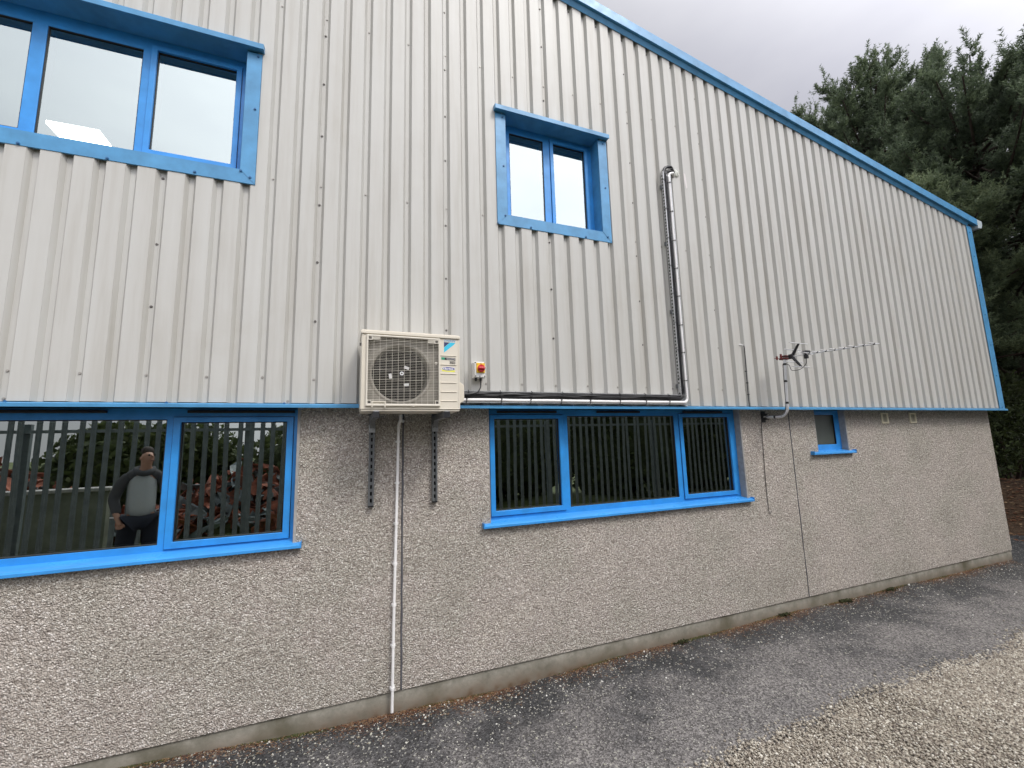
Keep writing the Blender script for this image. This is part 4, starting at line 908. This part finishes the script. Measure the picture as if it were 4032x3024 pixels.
# chippings fallen on the tarmac, densest near the wall
n = 15000; X = rng.uniform(-2.2, 9.2, n); Y = YW-rng.exponential(.30, n); keep = (Y > -1.15) & (rng.uniform(0, 1, n) < .82); X, Y = X[keep], Y[keep]
dens = .5+.5*np.sin(1.9*X+3*Y)*np.sin(4.1*Y+X); keep = rng.uniform(0, 1, len(X)) < (.35+.65*dens)*np.interp(X, [-2, 1, 4, 9], [1, .8, .5, .3]); X, Y = X[keep], Y[keep]; n = len(X)
sz = rng.exponential(.0022, n)+.0016; sz = np.minimum(sz, .011)
scatter('stone_chippings', np.stack([X, Y, gz(X, Y)+sz*.25], -1), sz, rng.uniform(.5, .9, n), ico[:3]+tet, MT['chip'], np.clip(rng.normal(.62, .3, n), 0, 1), 'pale stone chippings scattered over the dark tarmac', 'chippings')
n = 650; X = rng.uniform(1.6, 7, n); Y = -1.12+wob(X)+rng.exponential(.035, n); sz = rng.uniform(.005, .011, n)
scatter('strayed_gravel', np.stack([X, Y, gz(X, Y)+sz*.3], -1), sz, rng.uniform(.5, .9, n), ico, MT['stone'], np.clip(rng.normal(.6, .2, n), 0, 1), 'stray pale stones spilled over the edge of the tarmac', 'gravel')
# dead pine needles and moss along the foot of the plinth
n = 22000; X = rng.uniform(-2.2, 9.2, n); cl_ = .5+.5*np.sin(2.6*X)*np.sin(.9*X+1)+.25*np.sin(7.3*X); keep = rng.uniform(0, 1, n) < np.clip(cl_+.1, 0.05, 1); X = X[keep]; n = len(X)
Y = YW-.004-rng.exponential(.055, n); a = rng.uniform(0, np.pi, n); L = rng.uniform(.012, .045, n); z = gz(X, Y)+rng.uniform(.002, .010, n)
dx, dy = np.cos(a)*L, np.sin(a)*L*.5; wx, wy = -np.sin(a)*.0016, np.cos(a)*.0016
Y2 = np.minimum(Y+dy, YW+.008); v = np.stack([np.stack([X-wx, Y-wy, z], -1), np.stack([X+wx, Y+wy, z], -1), np.stack([X+dx, Y2, z+rng.uniform(-.002, .006, n)], -1)], 1).reshape(-1, 3)
o = mesh_np('needle_litter', v, np.arange(3*n).reshape(n, 3), MT['litter'], tint=np.repeat(rng.uniform(0, 1, n), 3)); tag(o, 'brown pine needle litter gathered along the foot of the plinth', 'leaf litter', kind='stuff')
ps = []
for c_, r_, k in ((.75, .22, 500), (1.05, .10, 250), (3.3, .35, 700), (4.35, .3, 700), (5.35, .25, 700), (6.3, .35, 700), (7.4, .3, 500), (-.3, .3, 400), (-1.2, .3, 350), (2.1, .3, 450), (8.3, .3, 300)):
    x = c_+rng.normal(0, r_*.5, k); y = YW+.008-np.abs(rng.normal(0, .014, k)); ps.append(np.stack([x, y, gz(x, y)+rng.uniform(0, .006, k)], -1))
ps = np.concatenate(ps); n = len(ps)
scatter('moss', ps, rng.uniform(.003, .0075, n), rng.uniform(.6, 1.1, n), tet, MT['moss'], rng.uniform(0, 1, n), 'dark green moss cushions where the plinth meets the tarmac', 'moss')
ml = []
for c_, k in ((4.42, 60), (5.42, 130), (6.25, 90), (3.02, 50)):
    x = c_+rng.normal(0, .045, k); y = YW-.02-np.abs(rng.normal(0, .02, k)); ml.append(np.stack([x, y, gz(x, y)+rng.uniform(.005, .03, k)], -1))
ml = np.concatenate(ml); n = len(ml)
scatter('moss', ml, rng.uniform(.005, .012, n), rng.uniform(.7, 1.1, n), ico, MT['moss'], rng.uniform(0, .5, n), 'taller dark moss tufts by the foot of the wall, right of centre', 'moss')

# ================================================================== TREES
def needles(base, dirs, L, nn_, nl, wd, shade):
    """bottle-brush shoots: base (n,3), dirs (n,3)"""
    n = len(base); t = rng.uniform(.0, 1, (n, nn_)); ax = dirs/np.linalg.norm(dirs, axis=1, keepdims=True)
    rnd = rng.standard_normal((n, nn_, 3)); perp = rnd-(rnd*ax[:, None]).sum(-1, keepdims=True)*ax[:, None]; perp /= np.linalg.norm(perp, axis=-1, keepdims=True)
    p0 = base[:, None]+ax[:, None]*(t*L[:, None])[..., None]; d = perp*.8+ax[:, None]*.65
    ln = nl*rng.uniform(.7, 1.15, (n, nn_))[..., None]*(1-.35*t[..., None]); tip = p0+d*ln
    side = np.cross(d, rng.standard_normal((n, nn_, 3))); side /= np.linalg.norm(side, axis=-1, keepdims=True)
    v = np.stack([p0-side*wd, p0+side*wd, tip], 2).reshape(-1, 3); f = np.arange(len(v)).reshape(-1, 3)
    tn = np.clip(shade[:, None]+rng.normal(0, .12, (n, nn_)), 0, 1); return v, f, np.repeat(tn.ravel(), 3)
def pine(loc, H, R, z0, label, lean=(0, 0), dens=1.0, nlev=20, shade=.4, nneed=20, wid=.011, spike=1.0, side=None):
    t = root('pine_tree', (loc[0], loc[1], loc[2]), label, 'tree', 'pines behind the building')
    o = Vector(loc); tr = MB(); top = o+Vector((lean[0], lean[1], H))
    tp = [o+(top-o)*k/8+Vector((.12*math.sin(k*1.3), .12*math.cos(k*1.9), 0))*(k/8) for k in range(9)]
    tr.tube(tp, [max(.03, .24*(1-k/8.6)) for k in range(9)], 10).build('trunk', MT['bark'], t)
    br = MB(); bb = []; dd = []; sh = []
    for l in range(nlev):
        f = (l+.5)/nlev; z = z0+(H-z0)*f**.9; c = o+(top-o)*(z/H)
        prof = R*math.sqrt(max(.05, 1-((f-.45)/.60)**2))*random.uniform(.85, 1.12) if f > .45 else R*(.78+.22*f/.45)
        nb_ = 7 if f < .8 else 6
        for q in range(nb_):
            a = 2*math.pi*(q+random.random()*.7)/nb_+l*1.1; ln = prof*random.uniform(.72, 1.15)
            if side is not None and math.cos(a-side) < -.55 and random.random() < .6: continue
            d = Vector((math.cos(a), math.sin(a), 0)); rise = .12+.75*f+random.uniform(-.08, .12)
            pts = [c+d*ln*s+Vector((0, 0, ln*(rise*s*s*1.0-.10*s)+.06*math.sin(5*s+q))) for s in (0, .25, .5, .75, 1)]
            br.tube(pts, [.045*(1-.8*s)+.006 for s in (0, .25, .5, .75, 1)], 5)
            ns = int(13*dens*(.5+ln/2.4))+3
            for k in range(ns):
                s = random.uniform(.28, 1.0); i = min(3, int(s*4)); p = pts[i].lerp(pts[i+1], s*4-i)
                sd = Vector((-d.y, d.x, 0))*random.choice((-1, 1)); tw = (d*.7+sd*random.uniform(.1, 1.0)+Vector((0, 0, random.uniform(.15, 1.0)))).normalized()
                tl = random.uniform(.18, .5)*(1.15-.35*s); e = p+tw*tl
                base_sh = shade+.55*(s-.62)+random.uniform(-.15, .17)  # shade of the crown interior put into the tint, tips lighter
                for m_ in range(5):
                    bd_ = (tw*.55+Vector((random.uniform(-.7, .7), random.uniform(-.7, .7), random.uniform(.2, 1.1)))).normalized()
                    bp_ = p+tw*tl*random.uniform(.45, 1.0); bb.append(bp_[:]); dd.append(bd_[:]); sh.append(base_sh)
            if f > .35 and random.random() < .75*spike:      # upright candles that break the outline
                e = pts[-1]; hgt = random.uniform(.25, .75)
                for m_ in range(7):
                    q_ = m_/6; bp_ = e+Vector((0, 0, hgt*q_)); bb.append(bp_[:]); sh.append(shade+.08)
                    dd.append((random.uniform(-.8, .8)*(1-q_*.6), random.uniform(-.8, .8)*(1-q_*.6), .9))
    e = top
    for m_ in range(24):
        q_ = m_/23; bb.append((e+Vector((0, 0, -.9+1.3*q_)))[:]); dd.append((random.uniform(-1, 1)*(1.1-q_), random.uniform(-1, 1)*(1.1-q_), .8)); sh.append(shade+.05)
    br.build('limbs', MT['bark'], t)
    bb = np.array(bb); dd = np.array(dd); L = rng.uniform(.20, .42, len(bb))
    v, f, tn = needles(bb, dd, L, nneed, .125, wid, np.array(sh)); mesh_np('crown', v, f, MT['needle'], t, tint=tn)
    return t
pine((17.6, 5.0, 0), 13.8, 2.55, 3.0, 'tallest dark pine showing above the sloping blue verge', dens=1.55, nlev=24, shade=.40, nneed=21, wid=.013)
pine((16.7, 2.2, 0), 11.0, 2.5, 2.5, 'broad dark pine standing right of the building corner', dens=1.5, nlev=20, shade=.36, nneed=21, wid=.013)
pine((14.3, 2.75, 0), 7.6, 1.7, 3.2, 'nearer and brighter green pine low beside the eaves', dens=1.6, nlev=12, shade=.58, spike=.3, nneed=24)
pine((21.5, 9.4, 0), 17.2, 1.8, 8.0, 'distant pine whose tips just show over the blue verge at mid slope', dens=.8, nlev=14, shade=.40, nneed=14, wid=.016)
pine((21, 4.4, 0), 13.0, 3.4, 2.0, 'rearmost pine filling the gaps behind the corner', dens=1.0, nlev=18, shade=.30, nneed=16, wid=.022, spike=.2)
pine((14.6, -2.3, 0), 10.2, 2.4, 2.5, 'pine just outside the right edge, its left boughs reaching in', dens=.9, nlev=18, shade=.36, nneed=14, wid=.016)

def leafmass(name, loc, dims, n, label, cat, size=.06, m='leaf', shade=.4, lumps=14, group=None, core=0):
    t = root(name, loc, label, cat, group); cs = []
    for k in range(lumps):
        a = rng.standard_normal(3); a /= np.linalg.norm(a); cs.append((np.array(loc)+np.array([a[0]*dims[0]*.55, a[1]*dims[1]*.55, dims[2]*(.5+.38*a[2])]), rng.uniform(.3, .55)))
    per = n//lumps; P_ = []; S_ = []
    for c, r in cs:
        d = rng.standard_normal((per, 3)); d /= np.linalg.norm(d, axis=1, keepdims=True); rr = rng.uniform(.55, 1.05, per)[:, None]**.5
        q = c+d*rr*r*np.array([dims[0], dims[1], dims[2]*.62]); P_.append(q); S_.append(np.full(per, shade+rng.uniform(-.15, .15)))
    p = np.concatenate(P_); s = np.concatenate(S_); ok = p[:, 2] > loc[2]-.1; p, s = p[ok], s[ok]; k = len(p)
    u = rng.standard_normal((k, 3)); u /= np.linalg.norm(u, axis=1, keepdims=True); w_ = np.cross(u, rng.standard_normal((k, 3))); w_ /= np.linalg.norm(w_, axis=1, keepdims=True)
    z = rng.uniform(.6, 1.3, k)[:, None]*size
    v = np.stack([p-u*z, p+w_*z*.5, p+u*z, p-w_*z*.5], 1).reshape(-1, 3); f = np.arange(4*k).reshape(k, 4)
    mesh_np('leaves', v, f, MT[m], t, tint=np.repeat(np.clip(s+rng.normal(0, .16, k), 0, 1), 4))
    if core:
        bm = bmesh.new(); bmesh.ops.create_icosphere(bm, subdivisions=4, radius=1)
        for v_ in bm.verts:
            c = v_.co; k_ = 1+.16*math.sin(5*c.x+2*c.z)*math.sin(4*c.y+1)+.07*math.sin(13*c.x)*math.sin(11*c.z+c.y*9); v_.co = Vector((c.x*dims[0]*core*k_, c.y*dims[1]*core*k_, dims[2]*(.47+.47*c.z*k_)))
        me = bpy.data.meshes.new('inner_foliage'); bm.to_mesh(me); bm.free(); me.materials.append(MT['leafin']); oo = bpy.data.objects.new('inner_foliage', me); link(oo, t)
    b = MB()
    for q in range(6):
        e = Vector(loc)+Vector((random.uniform(-.6, .6)*dims[0], random.uniform(-.6, .6)*dims[1], dims[2]*random.uniform(.5, .85))); b.tube([Vector(loc), Vector(loc).lerp(e, .5)+Vector((0, 0, .2)), e], [.05, .03, .01], 5)
    b.build('stems', MT['bark'], t); return t
leafmass('shrub', (14.6, 1.9, .3), (1.6, 1.5, 2.6), 9000, 'dark undergrowth bush at the building corner', 'shrub', .05, shade=.22)
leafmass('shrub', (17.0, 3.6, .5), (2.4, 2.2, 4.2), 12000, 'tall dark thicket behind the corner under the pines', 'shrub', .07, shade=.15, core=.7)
leafmass('shrub', (14.8, -1.2, .4), (1.8, 1.8, 2.2), 7000, 'low dark bush right of the corner bush', 'shrub', .055, shade=.2)
# fallen leaves on the bank
n = 5000; X = rng.uniform(11.0, 15, n); Y = rng.uniform(-2, 4, n); Z = -.16+.9/(1+np.exp(-(X-12.4-.15*np.sin(2*Y))*2.2))+.05*np.sin(3*X+Y)*np.sin(2.6*Y)
scatter('leaf_litter', np.stack([X, Y, Z+.015], -1), rng.uniform(.015, .04, n), rng.uniform(.15, .4, n), tet, MT['litter'], rng.uniform(0, 1, n), 'brown leaf litter on the bank beneath the pines', 'leaf litter')

# ================================================================== WHAT THE GLASS REFLECTS (behind the camera)
F = root('palisade_fence', (0, -4.35, -.1), 'grey steel palisade fence standing behind the photographer', 'fence')
pal = MB().prism([(-.034, 0), (-.018, .012), (-.006, .002), (.006, .002), (.018, .012), (.034, 0), (.030, .006), (.018, .016), (.006, .006), (-.006, .006), (-.018, .016), (-.030, .006)][:6]+[(.034, .004), (0, .010), (-.034, .004)], 0, 2.85, 'z')
pale = pal.build('pale', MT['fence'], F, local=True); pale.location = Vector((-7.5, -4.32, -.08))-wl(F)
for k in range(1, 138):
    o = inst(pale, (-7.5+.155*k+random.uniform(-.006, .006), -4.32, -.08+random.uniform(-.02, .02)), F); o.rotation_euler = (random.uniform(-.01, .01), random.uniform(-.012, .012), 0)
for z in (.35, 2.17): MB().box(-7.6, 14, -4.375, -4.335, z, z+.045).build('rail', MT['fence'], F)
for x in np.arange(-7, 14, 2.75): MB().box(x-.05, x+.05, -4.44, -4.38, -.1, 2.3).build('post', MT['fence'], F)
LWL = root('low_wall', (-8.5, -6.75, -.1), 'low mossy concrete wall with a pale coping in the yard behind the fence', 'wall')
MB().box(-13, -4.15, -6.9, -6.6, -.1, 1.16).build('wall_body', MT['conc2'], LWL)
MB().box(-13, -4.1, -6.95, -6.55, 1.16, 1.22).build('coping', MT['reveal'], LWL, bevel=.01)
def scrap(loc, dims, n, label, mats):
    S = root('scrap_heap', loc, label, 'scrap heap', 'heaps of scrap behind the fence')
    for mi, m in enumerate(mats):
        b = MB()
        for k in range(n):
            a = random.uniform(0, 6.28); rr = random.random()**.6; x = loc[0]+dims[0]*rr*math.cos(a); y = loc[1]+dims[1]*rr*math.sin(a); z = loc[2]+dims[2]*(1-rr)*random.uniform(.2, 1)+.15
            c = Vector((x, y, z)); u = Vector((random.uniform(-1, 1), random.uniform(-1, 1), random.uniform(-.5, .5))).normalized(); v_ = u.cross(Vector((random.uniform(-1, 1), random.uniform(-1, 1), random.uniform(-1, 1)))).normalized()
            L_, W_ = random.uniform(.2, 1.0), random.uniform(.05, .28); g_ = []
            for i in range(4):
                for j in range(3): g_.append(c+u*L_*(i/3-.5)+v_*W_*(j/2-.5)+Vector((random.uniform(-.06, .06), random.uniform(-.06, .06), random.uniform(-.08, .08))))
            n0 = len(b.v); b.v += [tuple(q) for q in g_]
            for i in range(3):
                for j in range(2): b.f.append((n0+i*3+j, n0+(i+1)*3+j, n0+(i+1)*3+j+1, n0+i*3+j+1)); b.sm.append(False)
        o = b.build('crumpled_panels', MT[m], S); o.modifiers.new('t', 'SOLIDIFY').thickness = .02; o['kind'] = 'stuff'
scrap((-7.5, -8.3, 0), (3.2, 1.4, 2.3), 240, 'high heap of rusty crushed metal beyond the low wall', ['rust', 'rust', 'scrapg'])
scrap((-2.2, -9.0, 0), (3.0, 1.5, 1.5), 190, 'lower heap of rusty and grey scrap in mid yard', ['rust', 'rust', 'scrapg'])
scrap((2.6, -11.5, 0), (3.0, 1.5, 1.5), 80, 'far heap of rusty scrap in front of the hedge', ['rust', 'scrapg'])
for q, (x, y, dx_, dy_, h_, lb) in enumerate(((-13, -14, 3.5, 2, 2.5, 'low dark hedge tree at the far left of the yard'), (-6.2, -14, 3.2, 2, 2.8, 'rounded dark tree behind the rusty heap'), (-.6, -13.5, 3.0, 2, 2.85, 'dark tree behind the mid yard scrap'),
    (4.6, -10.0, 4.2, 2.2, 6.6, 'tall dark tree facing the wide window'), (9.6, -9.2, 4.0, 2.4, 7.6, 'tallest dark tree facing the right end of the wall'), (14, -9.5, 4.2, 2.6, 8.0, 'dark tree past the right end of the yard'))):
    leafmass('broadleaf_tree', (x, y, -.1), (dx_, dy_, h_), 15000, lb, 'tree', .13, shade=.42, lumps=22, group='trees behind the scrap yard', core=.70)
leafmass('bramble', (.9, -6.2, -.1), (1.6, .9, 1.2), 4000, 'straggling bramble against the fence', 'shrub', .06, shade=.5)

# the man reflected in the long low window
def skin_obj(name, verts, edges, radii, m, parent, sub=2, rootv=0):
    off = wl(parent); me = bpy.data.meshes.new(name); me.from_pydata([tuple(Vector(v)-off) for v in verts], edges, [])
    o = bpy.data.objects.new(name, me); link(o, parent); me.materials.append(m)
    o.modifiers.new('skin', 'SKIN').use_smooth_shade = True
    for i, r in enumerate(radii):
        sv = me.skin_vertices[0].data[i]; sv.radius = r if isinstance(r, tuple) else (r, r); sv.use_root = (i == rootv)
    s_ = o.modifiers.new('sub', 'SUBSURF'); s_.levels = sub; s_.render_levels = sub
    return o
MX, MY, G = -2.24, -2.62, .13
man = root('person', (MX, MY, G), 'person in grey and charcoal hooded top, hand in pocket, mirrored in the low window', 'person')
def q_(x, y, z): return (MX+x, MY+y, G+z)
# one continuous body: pelvis, spine, neck, head, arms with fingers, legs
V = [q_(0,0,.98), q_(0,0,1.15), q_(0,-.01,1.35), q_(.01,0,1.47), q_(.015,.015,1.55), q_(.02,.03,1.64), q_(.03,.035,1.74),
     q_(-.17,-.01,1.43), q_(-.27,-.02,1.20), q_(-.20,.08,1.00), q_(-.17,.11,.93),
     q_(.18,-.01,1.43), q_(.24,-.04,1.18), q_(.27,.02,.95), q_(.275,.05,.86),
     q_(-.10,0,.93), q_(-.12,.03,.52), q_(-.13,-.01,.09), q_(-.14,.12,.04),
     q_(.10,0,.93), q_(.12,.02,.52), q_(.13,-.02,.09), q_(.15,.11,.04)]
E_ = [(0,1),(1,2),(2,3),(3,4),(4,5),(5,6),(3,7),(7,8),(8,9),(9,10),(3,11),(11,12),(12,13),(13,14),(0,15),(15,16),(16,17),(17,18),(0,19),(19,20),(20,21),(21,22)]
Rr = [(.10,.08),(.09,.075),(.10,.075),(.06,.05),.046,(.068,.090),(.060,.072), .035,.035,.03,(.036,.02), .035,.035,.03,(.036,.02), .06,.055,.042,.04, .06,.055,.042,.04]
for bx0, sgn in (((-.17,.11,.93), 1), ((.275,.05,.86), -1)):
    hi = 10 if sgn == 1 else 14
    for k in range(4):
        n0 = len(V); V += [q_(bx0[0]+(k-1.5)*.016, bx0[1]+.018, bx0[2]-.035), q_(bx0[0]+(k-1.5)*.014, bx0[1]+.03, bx0[2]-.065+abs(k-1.5)*.006)]; E_ += [(hi, n0), (n0, n0+1)]; Rr += [.009, .008]
    n0 = len(V); V += [q_(bx0[0]+.035*sgn, bx0[1]+.02, bx0[2]-.015), q_(bx0[0]+.045*sgn, bx0[1]+.035, bx0[2]-.04)]; E_ += [(hi, n0), (n0, n0+1)]; Rr += [.010, .009]
skin_obj('body', V, E_, Rr, MT['skin'], man)
skin_obj('sweatshirt', [q_(0,0,.94), q_(0,.0,1.12), q_(0,-.01,1.34), q_(.0,-.01,1.44), q_(.01,-.01,1.50)], [(0,1),(1,2),(2,3),(3,4)], [(.146,.122),(.148,.125),(.150,.115),(.135,.095),(.07,.07)], MT['chest'], man)
skin_obj('sleeve', [q_(-.10,-.01,1.47), q_(-.175,-.01,1.42), q_(-.255,-.03,1.20), q_(-.20,.065,1.02)], [(0,1),(1,2),(2,3)], [.052,.062,.058,.044], MT['hood'], man)
skin_obj('sleeve', [q_(.11,-.01,1.47), q_(.18,-.01,1.42), q_(.235,-.04,1.18), q_(.268,.01,.96)], [(0,1),(1,2),(2,3)], [.052,.062,.058,.044], MT['hood'], man)
skin_obj('yoke', [q_(-.17,-.01,1.425), q_(-.06,-.01,1.475), q_(.07,-.01,1.475), q_(.175,-.01,1.425)], [(0,1),(1,2),(2,3)], [.068,.075,.075,.068], MT['hood'], man)
skin_obj('hood', [q_(-.085,-.03,1.52), q_(0,-.08,1.545), q_(.095,-.03,1.52), q_(.07,.06,1.49), q_(0,.09,1.47), q_(-.06,.06,1.49)], [(0,1),(1,2),(2,3),(3,4),(4,5),(5,0)], [.036]*6, MT['hood'], man)
skin_obj('trousers', [q_(0,0,1.0), q_(-.10,.0,.92), q_(-.125,.03,.52), q_(-.135,-.01,.10), q_(.10,0,.92), q_(.125,.02,.52), q_(.135,-.02,.10)], [(0,1),(1,2),(2,3),(0,4),(4,5),(5,6)], [(.150,.120),(.108,.108),.085,.072,(.105,.105),.085,.072], MT['trous'], man)
skin_obj('shoe', [q_(-.135,-.06,.05), q_(-.145,.15,.04)], [(0,1)], [(.05,.05),(.045,.035)], MT['shoe'], man); skin_obj('shoe', [q_(.135,-.07,.05), q_(.155,.14,.04)], [(0,1)], [(.05,.05),(.045,.035)], MT['shoe'], man)
skin_obj('hair', [q_(.01,-.012,1.70), q_(.02,.005,1.748), q_(.035,.045,1.765)], [(0,1),(1,2)], [(.073,.080),(.070,.076),(.056,.044)], MT['hair'], man)
man.rotation_euler = (0, 0, -.3)
# face turned toward the right
fc = Vector(q_(.02, .03, 1.66)); fd = Vector((.62, .75, .18)).normalized(); fr = fd.cross(Vector((0, 0, 1))).normalized(); fu = fr.cross(fd)
skin_obj('nose', [tuple(fc+fd*.066+fu*.02), tuple(fc+fd*.098-fu*.012)], [(0,1)], [.010,.014], MT['skin'], man)
for s_ in (-1, 1):
    MB().cyl(tuple(fc+fd*.068+fr*.030*s_+fu*.018), tuple(fd), .012, .006, 10).build('eye', MT['hair'], man)
    skin_obj('ear', [tuple(fc+fr*.070*s_+fu*.015), tuple(fc+fr*.076*s_-fu*.03-fd*.005)], [(0,1)], [.014,.010], MT['skin'], man)
MB().tube([tuple(fc+fd*.078+fr*.025-fu*.052), tuple(fc+fd*.088-fu*.050), tuple(fc+fd*.078-fr*.025-fu*.052)], .006, 6).build('mouth', MT['redp'], man)
wt = MB().tube([q_(-.225+.036*math.cos(t), .06+.03*math.sin(t), 1.0) for t in np.linspace(0, 2*math.pi, 12)], .007, 6).build('wristwatch', MT['alu'], man)
ca, sa = math.cos(-.3), math.sin(-.3); hx, hy = MX+.278*ca-.08*sa, MY+.278*sa+.08*ca
ph = MB().box(hx-.02, hx+.02, hy-.005, hy+.005, G+.77, G+.85).build('mobile_phone', MT['black'], None, bevel=.003); tag(ph, 'black phone in the lowered hand of the person', 'phone')
